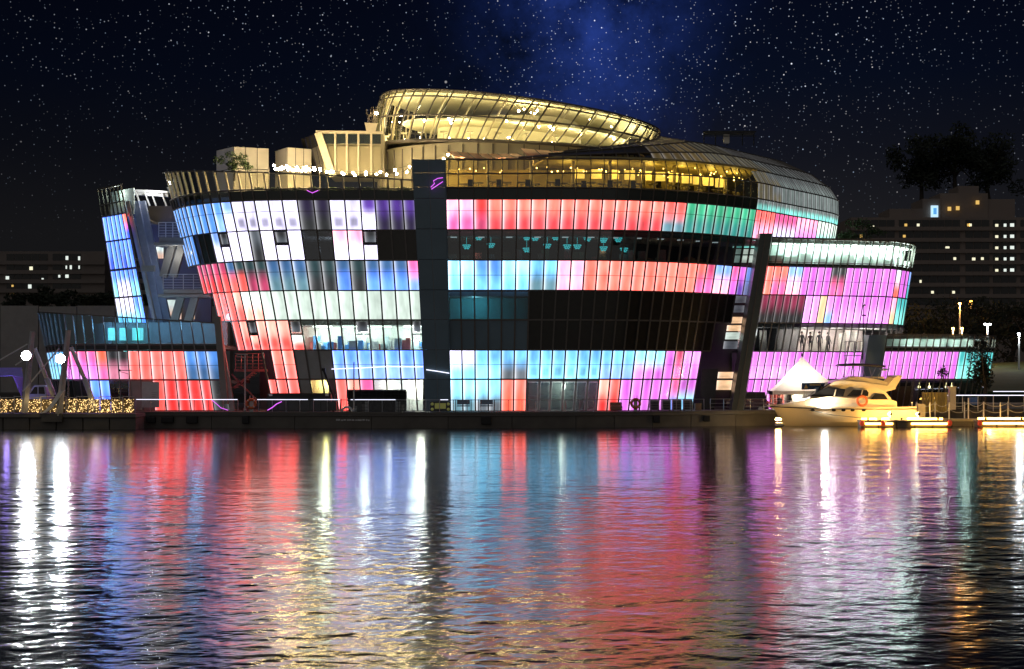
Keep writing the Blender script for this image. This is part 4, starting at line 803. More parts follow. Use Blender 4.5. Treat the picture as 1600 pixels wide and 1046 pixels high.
awning(699, 808, 236, 240, 251, 249, 'peach fabric awning nearest the dark pylon on the roof'); awning(812, 975, 232, 238, 248, 241, 'longer peach fabric awning in front of the oval lounge')
for px in (720, 780, 850): lamp('awning_lamp', W(px, 247, 112.3), 16, (1, .66, .33), .15, lounge)
def string_lights(pts, label, per=9, Y=116.0):
    t = thing('string_lights', W(*pts[0], Y), label, 'string lights', 'warm string lights on the roof terrace'); P = []
    for (a, b), (c_, d) in zip(pts, pts[1:]):
        for k in range(per): u = k / per; P.append(W(lerp(a, c_, u), lerp(b, d, u) + 3 * math.sin(PI * u), Y))
    P.append(W(*pts[-1], Y)); MB().tube(P, .012, 4).build('wire', 'black', t)
    for k in range(0, len(P), 2): MB().ball(P[k] + Vector((0, 0, -.1)), .09, 8, 5).build('bulb', 'warm_bulb', t, True)
    return t
string_lights([(428, 257), (470, 259), (500, 262), (560, 268), (640, 259)], 'upper strand of warm bulbs strung across the roof terrace', 7, 117)
string_lights([(436, 262), (486, 258), (520, 267), (580, 270), (636, 267)], 'lower strand of warm bulbs strung across the roof terrace', 7, 115.5)
string_lights([(430, 262), (448, 258), (466, 264), (490, 261)], 'short bunched strand of warm bulbs before the smaller lift core', 8, 119)
string_lights([(675, 251), (690, 246), (700, 240)], 'short strand of warm bulbs above the dark pylon', 3, 113)
for px in (450, 490, 550, 610): lamp('terrace_lamp', W(px, 262, 117.5), 85, (1, .70, .32), .3, lounge)
for px in (405, 460, 520, 580, 630): lamp('terrace_lamp', W(px, 287, 112.3), 26, (1, .80, .42), .15, lounge)
for k in range(9): a, b = W(392 + 28 * k, 290, 113.6), W(418 + 28 * k, 290, 113.6); pb = thing('light_catch_planter', (a.x, a.y, 18.5), ('leftmost', 'second', 'third', 'fourth', 'middle', 'sixth', 'seventh', 'eighth', 'rightmost')[k] + ' planter box added to catch lamplight behind the glass parapet of the roof terrace', 'planter', 'planters on the roof terrace'); MB().span(a.x, b.x, a.y, a.y + .6, 18.5, 19.0).build('trough', 'cream_wall', pb, bevel=.02); fb = MB(); foliage(fb, ((a.x + b.x) / 2, a.y + .3, 19.1), (.6, .3, .22), 120, .09); fb.build('plants', 'leaf', pb)  # planters added so the parapet glass has something lamplit behind it
for px in (420, 500, 600): p = W(px, 262, 119); MB().tube([(p.x, p.y, 18.5), p], .04, 6).build('string_pole', 'mullion', lounge)

# ------------------------------------------------------------------ vegetation
def tree(name, base, h, rad, label, cat='tree', lm='leaf', n=900, size=.16, clumps=9, group=None):
    base = Vector(base); t = thing(name, base, label, cat, group); tr = MB(); top = base + Vector((R.uniform(-.1, .1), 0, h * .62))
    tr.tube([base, base.lerp(top, .5) + Vector((R.uniform(-.05, .05) * h, 0, 0)), top], [h * .035, h * .026, h * .012], 7); cr = MB(); cc = base + Vector((0, 0, h - rad[2]))
    for k in range(clumps):
        d = Vector((R.gauss(0, .55), R.gauss(0, .55), R.gauss(0, .5))); d = Vector((max(-1, min(1, d.x)), max(-1, min(1, d.y)), max(-1, min(1, d.z)))); q = cc + Vector((d.x * rad[0], d.y * rad[1], d.z * rad[2]))
        tr.tube([base.lerp(top, R.uniform(.5, 1)), q], [h * .014, h * .005], 5); f = R.uniform(.28, .48); foliage(cr, q, (rad[0] * f, rad[1] * f, rad[2] * f), n // clumps, size)
    tr.build('trunk', 'bark', t); cr.build('crown', lm, t); return t
tree('terrace_shrub', W(366, 283, 118), 2.3, (1.3, .9, .8), 'bushy green shrub on the roof terrace before the larger lift core', 'shrub', n=700, size=.11)
tree('roof_tree', W(1323, 385, 127), 2.6, (.9, .9, 1.1), 'rounded green tree on the wing roof close to the dome', n=600, size=.12)
tree('roof_tree', W(1352, 385, 126), 2.2, (1.5, .9, .8), 'low spreading green tree on the wing roof, right of the rounded one', n=700, size=.12)
tree('quay_tree', W(1538, 640, 117), 5.6, (1.1, 1.0, 2.0), 'dark leafy young tree in front of the turquoise annex panels', lm='leaf_dark', n=1500, size=.15, clumps=14)
tree('sapling', W(1474, 640, 116.5), 3.6, (.45, .4, .7), 'slim sapling in front of the magenta annex panels', lm='leaf_dark', n=160, size=.12, clumps=5)
hl = MB(); n = 40
for k in range(n + 1):
    px = lerp(1300, 1820, k / n); u = abs(px - 1500) / 200; hgt = WZ(480 - 178 * math.exp(-u * u * 2.2) + 3 * math.sin(k * 1.7), 460)
    hl.v += [(WX(px, 460), 420, 2), (WX(px, 460), 460, hgt), (WX(px, 460), 540, 2)]
hl.f = [[k * 3 + j, k * 3 + 3 + j, k * 3 + 4 + j, k * 3 + 1 + j] for k in range(n) for j in range(2)]; tag(hl.build('hill', 'ground'), kind='structure')
for k, (px, pt, rx) in enumerate(((1440, 216, 9), (1492, 205, 11), (1545, 212, 10))):
    tree('hill_tree', W(px, 316, 450), (316 - pt) * 450 / F, (rx * .95, 8, 8.5), ('leftmost of the three big dark trees silhouetted against the stars', 'middle of the three big dark trees silhouetted against the stars', 'rightmost of the three big dark trees silhouetted against the stars')[k], lm='leaf_dark', n=2600, size=.75, clumps=26, group='trees on the hill at the right')
for k, (px, py, Y, h, rx) in enumerate(((1450, 600, 210, 13, 6), (1490, 600, 230, 15, 7), (1540, 600, 220, 14, 6), (1585, 600, 240, 15, 7), (1620, 600, 215, 12, 6))):
    tree('bank_tree', (WX(px, Y), Y, 2.4), h, (rx, 4, h * .33), ('dark bank tree just right of the side wing', 'bank tree lit orange by the street lamps', 'dark bank tree above the annex roof, third along the bank', 'dark bank tree behind the tall white lamp pole', 'dark bank tree cut by the right edge of the picture')[k], lm='leaf_dark', n=1600, size=.38, clumps=14, group='trees along the far bank')

# ------------------------------------------------------------------ far buildings
def block(name, Y, x0, x1, ytop, ybot, rows, label, lit, cols=(), roof=(), floor_h=17.5, m='apartment', depth=14):
    t = thing(name, (WX((x0 + x1) / 2, Y), Y, 2.4), label, 'apartment block'); MB().span(WX(x0, Y), WX(x1, Y), Y, Y + depth, 2.2, WZ(ytop, Y)).build('wall', m, t)
    for kk, (a, b, yt) in enumerate(roof): MB().span(WX(a, Y + 2), WX(b, Y + 2), Y + 2 + .31 * kk, Y + depth - 2 - .31 * kk, WZ(ytop, Y), WZ(yt, Y)).build('roof_house', m, t)
    for r in range(rows):
        y = ytop + 4 + r * floor_h
        MB().span(WX(x0, Y) - .1, WX(x1, Y) + .1, Y - .7, Y - .02, WZ(y + 17, Y), WZ(y + 11, Y)).build('balcony_band', m, t)
        for a, b in cols:
            n = max(1, int((b - a) / 12))
            for k in range(n):
                xa, xb = lerp(a, b, k / n) + .5, lerp(a, b, (k + 1) / n) - .5; MB().span(WX(xa, Y), WX(xb, Y), Y - .12, Y - .02, WZ(y + 10.5, Y), WZ(y, Y)).build('window', 'apartment_window', t)
    for x, y, w, h, k in lit: MB().span(WX(x - w / 2, Y), WX(x + w / 2, Y), Y - .25, Y - .14, WZ(y + h / 2, Y), WZ(y - h / 2, Y)).build('lit_window', {'w': 'lit_window_white', 'y': 'lit_window', 'o': 'lit_window_orange'}[k], t)
    return t
lit = [(1362.5, 356, 6, 6, 'y'), (1480, 387, 6, 3, 'y'), (1521, 405.5, 5, 5, 'y'), (1438, 441, 3, 6, 'y')]
for r in range(5):
    y = 353 + 17.6 * r; lit += [(1557, y, 4.5, 5, 'y'), (1570, y, 4, 6, 'w'), (1581, y - .5, 6, 6, 'w')]
for k in range(16): lit.append((R.choice((1345, 1380, 1412, 1436, 1460, 1492, 1516, 1534)) + R.uniform(-4, 4), 352 + 17.5 * R.randint(0, 6), 4, 4, R.choice('yyo')))
ab = block('apartment_block', 330, 1330, 1700, 340, 480, 8, 'long dim apartment block with a column of lit windows behind the right wing', lit, cols=((1334, 1398), (1404, 1500), (1508, 1546), (1551, 1588), (1594, 1690)), roof=((1390, 1442, 325), (1442, 1470, 309), (1470, 1545, 300), (1545, 1588, 309), (1500, 1532, 288)))
MB().span(WX(1456, 331), WX(1467, 331), 331.5, 331.9, WZ(339, 331), WZ(321, 331)).build('roof_sign', mat('sign_glow', (.6, .8, 1), emit=(.55, .80, 1), es=.9), ab); MB().prism([(WX(1459, 331), 331.2), (WX(1464, 331), 331.2), (WX(1464, 331), 331.4), (WX(1459, 331), 331.4)], WZ(335, 331), WZ(325, 331)).build('sign_crest', mat('sign_blue', (.1, .4, .9), emit=(.12, .42, .85), es=.8), ab)
for x, y in ((1485, 326), (1498, 325), (1529, 316)): MB().span(WX(x - 2.5, 331), WX(x + 2.5, 331), 331.6, 331.9, WZ(y + 3, 331), WZ(y - 3, 331)).build('lit_window', 'lit_window_orange', ab)
block('apartment_block', 340, -60, 164, 393, 480, 4, 'dim low apartment block behind the blue tower at the left', [(49, 420, 5, 6, 'y'), (105, 403.5, 4, 6, 'w'), (124, 404, 3, 6, 'w'), (104, 418, 2, 5, 'w'), (111, 418, 3, 6, 'w'), (124, 418, 2, 5, 'w'), (93, 432, 3, 4, 'w'), (105, 432, 5, 5, 'w'), (12, 435, 5, 6, 'w'), (47, 448, 5, 6, 'w'), (20, 447, 3, 3, 'o'), (20, 461, 3, 3, 'o'), (67, 436, 3, 2, 'w')], cols=((10, 75), (82, 127)), floor_h=14.6, m='apartment_dark')
block('far_block', 420, 160, 260, 404, 480, 4, 'narrow dark block half hidden behind the blue tower', [(160, 416, 2, 2, 'o'), (160, 430, 2, 2, 'o'), (160, 444, 2, 2, 'o')], cols=((165, 255),), m='apartment_dark')
q = thing('embankment_wall', W(90, 560, 160), 'tall dark concrete embankment wall behind the low left wing', 'wall')
for k in range(8): MB().span(WX(-120 + 60 * k, 160) + .05, WX(-60 + 60 * k, 160) - .05, 160, 162, 2, WZ(478 + 1.2 * (k % 2), 160)).build('wall_panel', 'concrete', q)
for k in range(6): tree('embankment_tree', (WX(20 + 36 * k, 175), 175, WZ(500, 175)), 3 + .5 * (k % 3), (2.4, 2, 1.3), ('leftmost dark tree above the embankment wall', 'second dark tree above the embankment wall', 'third dark tree above the embankment wall', 'fourth dark tree above the embankment wall', 'fifth dark tree above the embankment wall', 'dark tree above the embankment wall touching the blue tower')[k], lm='leaf_dark', n=700, size=.3, clumps=10, group='trees above the embankment')
bank = MB().slabpoly([W(1380, 612, 150), W(1720, 612, 150), W(1720, 560, 200), W(1380, 575, 200)], (0, 0, -.5)); tag(bank.build('grass_bank', 'grass'), kind='structure')
def street_lamp(px, pyt, pyb, Y, m, power, col, label, heads=1):
    t = thing('street_lamp', W(px, pyb, Y), label, 'street lamp', 'street lamps on the far bank'); s = Y / F; MB().tube([W(px, pyb, Y), W(px, pyt, Y)], [.16, .09], 7).build('pole', 'pale_steel', t)
    for k in range(heads): x = px + (k - (heads - 1) / 2) * 7; MB().tube([W(px, pyt, Y), W(x, pyt - .5, Y)], .06, 5).build('arm', 'pale_steel', t) if heads > 1 else None; MB().ball(W(x, pyt, Y), 2.0 * s, 8, 5, (1.2, 1, .7)).build('lamp_head', m, t, True)
    if power: lamp('lamp_light', W(px, pyt, Y) + Vector((0, -.4, -.2)), power, col, .2, t)
street_lamp(1499.5, 474.5, 560, 200, 'orange_bulb', 1500, (1, .42, .08), 'tall orange street lamp standing over the annex roof'); street_lamp(1517, 471, 560, 230, mat('orange_dim', (1, .6, .2), emit=(1, .42, .08), es=4), 300, (1, .42, .08), 'smaller orange street lamp beside the tall orange one')
street_lamp(1489, 513.5, 560, 190, 'orange_bulb', 500, (1, .55, .18), 'low orange lamp just above the annex roof, left one'); street_lamp(1503, 513.5, 560, 190, 'orange_bulb', 500, (1, .55, .18), 'low orange lamp just above the annex roof, right one')
street_lamp(1543, 507, 560, 190, mat('cool_bulb', (1, 1, 1), emit=(.9, .97, 1), es=25), 700, (.9, .97, 1), 'double headed white street lamp at the annex end', 2); street_lamp(1592, 522, 600, 180, 'cool_bulb', 400, (.9, .97, 1), 'white lamp pole near the right edge of the picture')

# ------------------------------------------------------------------ gangway bridge at the left
GY = 105.6
gw = thing('gangway', W(100, 648, GY), 'dark floating gangway leading off the left edge of the picture', 'gangway')
MB().span(WX(-80, GY), WX(212, GY), GY, GY + 2.8, .9, 1.18).build('walkway', 'deck', gw)
for k in range(7): x0 = -80 + 41.7 * k; MB().span(WX(x0, GY) + .03, WX(x0 + 41.7, GY) - .03, GY + .15, GY + 2.6, -.3, .86).build('float_tank', 'hull_dark', gw, bevel=.05)
MB().span(WX(66, GY), WX(98, GY), GY - .2, GY + .1, .55, 1.2).build('hinge_plate', 'hull_dark', gw, bevel=.03)
def chain(parent, a, b, n):
    a, b = Vector(a), Vector(b)
    for k in range(n):
        p = a.lerp(b, (k + .5) / n); mb = MB().torus((0, 0, 0), .055, .018, 8, 5)
        mb.v = [(p.x + (v[0] if k % 2 else v[1]), p.y + (v[1] if k % 2 else v[0]), p.z + v[2] * 1.7) for v in mb.v]; mb.build('chain_link', 'steel', parent)
def bridge_mast(base, top, lampp, s0, s1, s2, label, fin=False):
    t = thing('bridge_mast', W(*base, GY), label, 'bridge mast', 'white masts of the gangway')
    MB().tube([W(*base, GY), W(*top, GY)], [.27, .20], 4).build('post', 'pale_steel', t)
    MB().tube([W(*s0, GY + .3), W(*s1, GY + .3)], .15, 10).build('strut', 'white_paint', t, True); MB().tube([W(*s1, GY + .3), W(*s2, GY + .3)], .20, 10).build('strut_sleeve', 'pale_steel', t, True)
    c0 = W(*lampp, GY - .45); cup = MB(); n = 14
    for k in range(n):
        a, b = 2 * PI * k / n, 2 * PI * (k + 1) / n; ra, rb = .28, .40
        P = lambda t_, r, y: (c0.x + r * math.cos(t_), c0.y + y, c0.z + r * math.sin(t_)); o_ = len(cup.v); cup.v += [P(a, ra, 0), P(b, ra, 0), P(b, rb, -.42), P(a, rb, -.42)]; cup.f.append([o_, o_ + 1, o_ + 2, o_ + 3])
    o_ = cup.build('lamp_housing', 'white_paint', t); o_.modifiers.new('t', 'SOLIDIFY').thickness = .04; MB().tube([c0 + Vector((0, .3, 0)), c0], .31, 14).build('lamp_back', 'pale_steel', t); MB().ball(c0 + Vector((0, -.20, 0)), .24, 12, 7).build('lamp_head', 'white_bulb', t, True)
    if fin:
        mb = MB(); n = 9
        outer = [W(lerp(100, 66, math.sin(PI / 2 * k / n) ** 1.0 * 1 if False else (k / n)), 610 + 36 * math.sin(PI / 2 * (k / n)), GY - .3) for k in range(n + 1)]; inner = [W(lerp(90, 60, k / n), 614 + 32 * math.sin(PI / 2 * (k / n)), GY - .3) for k in range(n + 1)]
        for a, b in zip(outer, inner): mb.v += [tuple(a), tuple(b), tuple(b + Vector((0, .35, 0))), tuple(a + Vector((0, .35, 0)))]
        for k in range(n):
            for j in range(4): mb.f.append([k * 4 + j, k * 4 + (j + 1) % 4, k * 4 + 4 + (j + 1) % 4, k * 4 + 4 + j])
        mb.f += [[0, 3, 2, 1], [n * 4, n * 4 + 1, n * 4 + 2, n * 4 + 3]]; mb.build('curved_foot', 'white_paint', t)
    return t
m1 = bridge_mast((38, 645), (51, 518), (44, 556), (54, 545), (73, 592), (84, 618), 'white gangway mast nearest the left edge with blazing white floodlight')
m2 = bridge_mast((92, 650), (107, 516), (97, 561), (111, 543), (132, 592), (150, 642), 'white gangway mast with curved foot and floodlight before the low wing', True)
chain(m1, W(47, 572, GY - .3), W(48, 612, GY - .3), 14); chain(m2, W(109, 560, GY - .2), W(105, 640, GY - .2), 26)
for a, b in (((-4, 565), (43, 538)), ((24, 571), (38, 562)), ((36, 612), (92, 545))): MB().tube([W(*a, GY - .2), W(*b, GY - .2)], .055, 6).build('stay_cable', 'white_paint', m1)
# railing hung with nets of fairy lights
fr = thing('fairy_light_railing', W(105, 645, GY), 'gangway railing hung with nets of golden fairy lights', 'railing')
xs = [-22, 0, 22, 43, 64, 103, 120, 138, 156, 174, 192, 210]
for k, (a, b) in enumerate(zip(xs, xs[1:])):
    MB().tube([W(a, 646, GY + .1), W(a, 619, GY + .1)], .03, 6).build('post', 'pale_steel', fr); y0 = 620 + (k % 2) * 1.5
    MB().tube([W(a, y0, GY + .1), W(b, y0, GY + .1)], .028, 6).build('rail', 'pale_steel', fr); mb = MB()
    for q in range(60):
        p = W(R.uniform(a + 1.2, b - 1.2), R.uniform(624, 645), GY + .12 + R.uniform(-.04, .04)); r = R.uniform(.018, .042); i = len(mb.v)
        mb.v += [(p.x + r, p.y, p.z), (p.x - r, p.y, p.z), (p.x, p.y - r, p.z), (p.x, p.y + r, p.z), (p.x, p.y, p.z + r), (p.x, p.y, p.z - r)]
        mb.f += [[i + x for x in f] for f in ((0, 3, 4), (3, 1, 4), (1, 2, 4), (2, 0, 4), (3, 0, 5), (1, 3, 5), (2, 1, 5), (0, 2, 5))]
    tag(mb.build('light_net', mat('fairy', (1, .8, .5), emit=(1, .66, .26), es=2.2), fr), kind='stuff')
    MB().span(WX(a + 1, GY + .25), WX(b - 1, GY + .25), GY + .24, GY + .27, WZ(645, GY), WZ(624, GY)).build('net_panel', mat('net_panel', (.16, .12, .07), .8), fr)
lamp('fairy_glow', W(150, 628, GY - .5), 9, (1, .7, .3), .3, fr); lamp('fairy_glow', W(60, 628, GY - .5), 9, (1, .7, .3), .3, fr)
pt = thing('party_tent', W(10, 640, 109), 'violet lit fabric canopy at the left edge behind the gangway', 'canopy')
mb = MB(); mb.v = [tuple(W(x, y, Y)) for x, y, Y in ((-40, 576, 110), (34, 575, 110), (36, 590, 108.5), (20, 588, 108), (-40, 590, 108), (34, 622, 108.5))]; mb.f = [[0, 1, 2, 3], [0, 3, 4], [3, 2, 5]]; o = mb.build('fabric', mat('violet_cloth', (.35, .28, .75), .7), pt); s_ = o.modifiers.new('t', 'SOLIDIFY'); s_.thickness = .03
for x in (-8, 34): MB().tube([W(x, 641, 109.3), W(x, 577, 109.6)], .05, 6).build('pole', 'pale_steel', pt)
lamp('canopy_lamp', W(10, 603, 107.6), 45, (.35, .25, 1), .2, pt)
# small white van behind the gangway
def vehicle(name, label, cat, px0, px1, ybot, Y, prof, wins, body, wheels, width=1.8, glassm='dark_glass', lights=()):
    s = Y / F; t = thing(name, W((px0 + px1) / 2, ybot, Y), label, cat); o = W(px0, ybot, Y)
    n = len(prof); P = [Vector((o.x + x, o.y, o.z + z)) for x, z in prof]; mb = MB(); mid = .06
    mb.v = [tuple(p + Vector((0, mid if p.z - o.z > 1.0 else 0, 0))) for p in P] + [tuple(p + Vector((0, width - (mid if p.z - o.z > 1.0 else 0), 0))) for p in P]
    mb.f = [list(range(n)), list(range(2 * n - 1, n - 1, -1))] + [[(k + 1) % n, k, n + k, n + (k + 1) % n] for k in range(n)]; mb.build('body', body, t, bevel=.06)
    for w in wins: MB().slabpoly([Vector((o.x + x, o.y + .02, o.z + z)) for x, z in w], (0, .08, 0)).build('window', glassm, t)
    for x in wheels:
        c = Vector((o.x + x, o.y + .02, o.z + .33)); w = MB().tube([c + Vector((0, -.04, 0)), c + Vector((0, .2, 0))], .33, 16).build('wheel', 'rubber', t); MB().tube([c + Vector((0, -.06, 0)), c + Vector((0, .02, 0))], .19, 12).build('rim', 'steel', w)
    for x, z, m in lights: MB().box((o.x + x, o.y - .01, o.z + z), (.28, .1, .16)).build('headlight', m, t, bevel=.03)
    return t
vehicle('delivery_van', 'pale van parked behind the gangway between the white masts', 'van', 38, 72, 641, 109.6, [(0, .35), (1.75, .35), (1.75, 1.2), (1.6, 1.9), (.75, 1.95), (.3, 1.3), (0, 1.1)], [[(.42, 1.25), (1.0, 1.25), (1.0, 1.8), (.8, 1.8)], [(1.1, 1.25), (1.6, 1.25), (1.5, 1.8), (1.1, 1.8)]], mat('van_paint', (.55, .62, .62), .3), (.4, 1.4))

# ------------------------------------------------------------------ railings and things on the deck
def railing(x0, x1, step, label, ytop=None, h=.92, glass=True, back=.25, leds=(), m='steel'):
    t = thing('deck_railing', deckpt((x0 + x1) / 2, back), label, 'railing'); n = max(1, round((x1 - x0) / step)); P = [deckpt(lerp(x0, x1, k / n), back) for k in range(n + 1)]; up = Vector((0, 0, h))
    for p in P: MB().tube([p, p + up], .028, 6).build('post', m, t)
    MB().tube([p + up for p in P], .03, 6).build('top_rail', m, t)
    if glass:
        for a, b in zip(P, P[1:]):
            e = (b - a).normalized() * .05; pane(t, [a + e + Vector((0, 0, .06)), b - e + Vector((0, 0, .06)), b - e + up * .93, a + e + up * .93], (0, 1, 0), 'glass_clear', name='glass_panel', inset=.01, th=.015)
    else:
        for f in (.3, .62): MB().tube([p + up * f for p in P], .018, 5).build('mid_rail', m, t)
    for a, b in leds: MB().tube([deckpt(lerp(a, b, k / 6), back - .06) + up * 1.02 for k in range(7)], .024, 6).build('glow_strip', 'white_strip', t)
    return t
glass_material('glass_clear', (.97, .98, .98), .02)
railing(212, 372, 22, 'glass deck railing with white light line before the low left wing', leds=((213, 371),))
railing(404, 640, 22, 'glass deck railing with broken light lines before the blue panels', leds=((402, 481), (490, 531), (548, 618)))
railing(644, 880, 22, 'glass deck railing in front of the dark pylon and entrance', leds=((688, 700),)); railing(884, 1100, 22, 'glass deck railing before the magenta ground floor panels')
railing(1110, 1214, 21, 'bare steel railing in front of the parked car', glass=False)
strip([deckpt(331, .1) + Vector((0, 0, .9)), deckpt(338, .1) + Vector((0, 0, .62)), deckpt(345, .1) + Vector((0, 0, .3)), deckpt(356, .1) + Vector((0, 0, .12))], 'violet_strip', .025, PONT, 'violet_squiggle'); strip([deckpt(418, .1) + Vector((0, 0, .12)), deckpt(426, .1) + Vector((0, 0, .35)), deckpt(432, .1) + Vector((0, 0, .6)), deckpt(440, .1) + Vector((0, 0, .78))], 'violet_strip', .035, PONT, 'violet_squiggle')  # violet glowing squiggles at the deck railing
def deck_thing(name, px, back, label, cat, group=None): p = deckpt(px, back); return thing(name, p, label, cat, group), p
t, p = deck_thing('storage_container', 467, 1.2, 'long black storage container with two small white plates on the deck', 'container')
w = 100 * p.y / F; MB().span(p.x - w / 2, p.x + w / 2, p.y, p.y + 1.2, DZ, DZ + 1.42).build('body', 'black', t, bevel=.03)
for k in range(6): MB().span(p.x - w / 2 + .1 + k * w / 6, p.x - w / 2 + (k + 1) * w / 6 - .05, p.y - .03, p.y + .02, DZ + .1, DZ + 1.0).build('door', mat('container_door', (.03, .03, .035), .45), t)
for s in (-1, 1): MB().span(p.x + s * w * .44 - .13, p.x + s * w * .44 + .13, p.y - .04, p.y + .02, DZ + 1.2, DZ + 1.36).build('plate', 'white_paint', t)
t, p = deck_thing('cage_rack', 588, .9, 'dark wire cage rack stacked with goods beside the lit doorway', 'rack')
w = 92 * p.y / F
for x in [p.x - w / 2 + w * k / 8 for k in range(9)]: MB().tube([(x, p.y, DZ), (x, p.y, DZ + 1.65)], .03, 5).build('upright', 'black', t)
for k in range(7): MB().tube([(p.x - w / 2, p.y, DZ + .1 + .25 * k), (p.x + w / 2, p.y, DZ + .1 + .25 * k)], .02, 5).build('wire', 'black', t)
MB().span(p.x - w / 2, p.x + w / 2, p.y, p.y + .9, DZ + 1.62, DZ + 1.7).build('top_shelf', 'black', t); MB().span(p.x - w / 2, p.x + w / 2, p.y + .86, p.y + .9, DZ, DZ + 1.6).build('back_panel', 'core', t)
for k in range(14): x = p.x - w / 2 + .3 + k * (w - .6) / 13; h = R.uniform(.3, .9); MB().span(x - .14, x + .14, p.y + .2, p.y + .7, DZ, DZ + h).build('goods_box', R.choice(['core', 'black', 'grey_panel', 'hull_dark']), t)
t, p = deck_thing('hoist_arm', 521, .6, 'small dark deck hoist with raised arm next to the cage rack', 'hoist')
MB().tube([p, p + Vector((0, 0, 1.1))], .08, 7).build('post', 'black', t); MB().bar(p + Vector((.1, 0, .9)), p + Vector((-.75, 0, 3.2)), .16, .14).build('arm', 'core', t); MB().box(p + Vector((-.76, 0, 3.25)), (.28, .2, .22)).build('arm_head', 'black', t); MB().box(p + Vector((0, 0, .45)), (.5, .4, .7)).build('winch', 'black', t, bevel=.04)
for dx in (.05, .55): MB().tube([p + Vector((dx, -.1, .1)), p + Vector((dx + .05, -.1, 1.0))], [.09, .05], 6).build('red_bottle', mat('red_paint', (.7, .08, .05), .4), t)
t, p = deck_thing('generator', 688, .8, 'dark machine with a yellow panel in front of the dark pylon', 'machine')
MB().box(p + Vector((0, .3, .42)), (1.6, .7, .75)).build('body', 'black', t, bevel=.06); MB().box(p + Vector((0, -.07, .45)), (.85, .05, .42)).build('yellow_panel', mat('yellow', (.45, .42, .10), .5, emit=(.5, .5, .12), es=.12), t)
for s in (-1, 1):
    for z in (.2, .6): MB().ball(p + Vector((s * .62, -.08, z)), .12, 8, 5).build('knob', 'yellow', t, True)
for k, (px, lb) in enumerate(((724, 'blue grey bench with dark frame just right of the pylon'), (760, 'pale low seat behind the railing, left of the entrance'))):
    t, p = deck_thing('bench', px, 1.0, lb, 'bench')
    MB().box(p + Vector((0, 0, .45)), (1.0, .45, .08)).build('seat', mat('bench_blue', (.20, .27, .36), .6), t, bevel=.02); MB().box(p + Vector((0, .24, .72)), (1.0, .06, .34)).build('backrest', 'bench_blue', t, bevel=.02)
    for s in (-1, 1): MB().bar(p + Vector((s * .6, 0, 0)), p + Vector((s * .6, 0, .95)), .06, .06).build('leg', 'black', t)
for k, px in enumerate((1023, 1041, 1058, 1075)):
    t, p = deck_thing('air_conditioner', px, .9, ('leftmost of the louvred cooling units before the magenta panels', 'second of the louvred cooling units from the left', 'third of the louvred cooling units from the left', 'rightmost of the louvred cooling units, next to the brown box')[k], 'cooling unit', 'cooling units on the deck')
    MB().box(p + Vector((0, .3, .45)), (.74, .5, .85)).build('case', 'grey_panel', t, bevel=.03)
    for q in range(5): MB().box(p + Vector((0, .02, .17 + .13 * q)), (.58, .06, .07)).build('louvre', 'core', t)
    for s in (-1, 1): MB().box(p + Vector((s * .3, .3, .02)), (.1, .5, .06)).build('foot', 'black', t)
t, p = deck_thing('carton', 1091, .9, 'small brown box at the end of the cooling units', 'box'); MB().box(p + Vector((0, .2, .28)), (.5, .4, .55)).build('case', mat('brown', (.28, .19, .12), .8), t, bevel=.02); MB().box(p + Vector((0, -.01, .55)), (.5, .02, .06)).build('flap', 'brown', t)
t, p = deck_thing('deck_sofa', 963, .9, 'brown low deck sofa left of the life ring stand', 'sofa'); MB().box(p + Vector((0, .2, .25)), (.95, .6, .35)).build('seat', 'brown', t, bevel=.06); MB().box(p + Vector((0, .45, .5)), (.95, .15, .4)).build('backrest', 'brown', t, bevel=.05)
def life_ring(px, label, Z=.62, back=.05):
    t, p = deck_thing('life_ring_stand', px, back, label, 'life ring', 'life rings on stands along the deck'); MB().bar(p, p + Vector((0, 0, .95)), .3, .08).build('stand', 'pale_steel', t)
    MB().torus(p + Vector((0, -.12, Z)), .33, .105, 20, 8).build('ring', 'orange', t, True)
    for a in range(4): c = p + Vector((.33 * math.cos(a * PI / 2 + .78), -.12, Z + .33 * math.sin(a * PI / 2 + .78))); MB().ball(c, .125, 8, 5, (.7, 1.05, .7)).build('white_band', 'white_paint', t, True)
    for s in (-.12, .12): MB().tube([p + Vector((s, 0, .95)), p + Vector((s, 0, 1.25))], .025, 5).build('prong', 'white_paint', t)
life_ring(393, 'orange life ring on stand between low wing and storage container'); life_ring(993, 'orange life ring on stand before the magenta panels')
def deck_pole(px, ytop, label, cross=True):
    t, p = deck_thing('deck_pole', px, .1, label, 'pole'); top = Vector((p.x, p.y, WZ(ytop, p.y))); MB().tube([p, top], [.07, .045], 7).build('post', 'pale_steel', t); MB().ball(p + Vector((0, 0, .12)), .13, 8, 5).build('foot', 'pale_steel', t, True)
    if cross: MB().tube([top + Vector((-.75, 0, -.05)), top + Vector((.2, 0, -.05))], .035, 6).tube([top + Vector((-.7, 0, -.15)), top + Vector((0, 0, -.35))], .02, 5).build('cross_arm', 'pale_steel', t); MB().ball(top + Vector((-.75, 0, -.05)), .09, 8, 5).build('lamp_head', 'black', t, True)
deck_pole(383, 553, 'tall thin pole in front of the red fire stair'); deck_pole(202, 578, 'thin cross armed pole before the pink panels of the low wing'); deck_pole(553, 566, 'thin dark aerial pole in front of the blue panels', False)

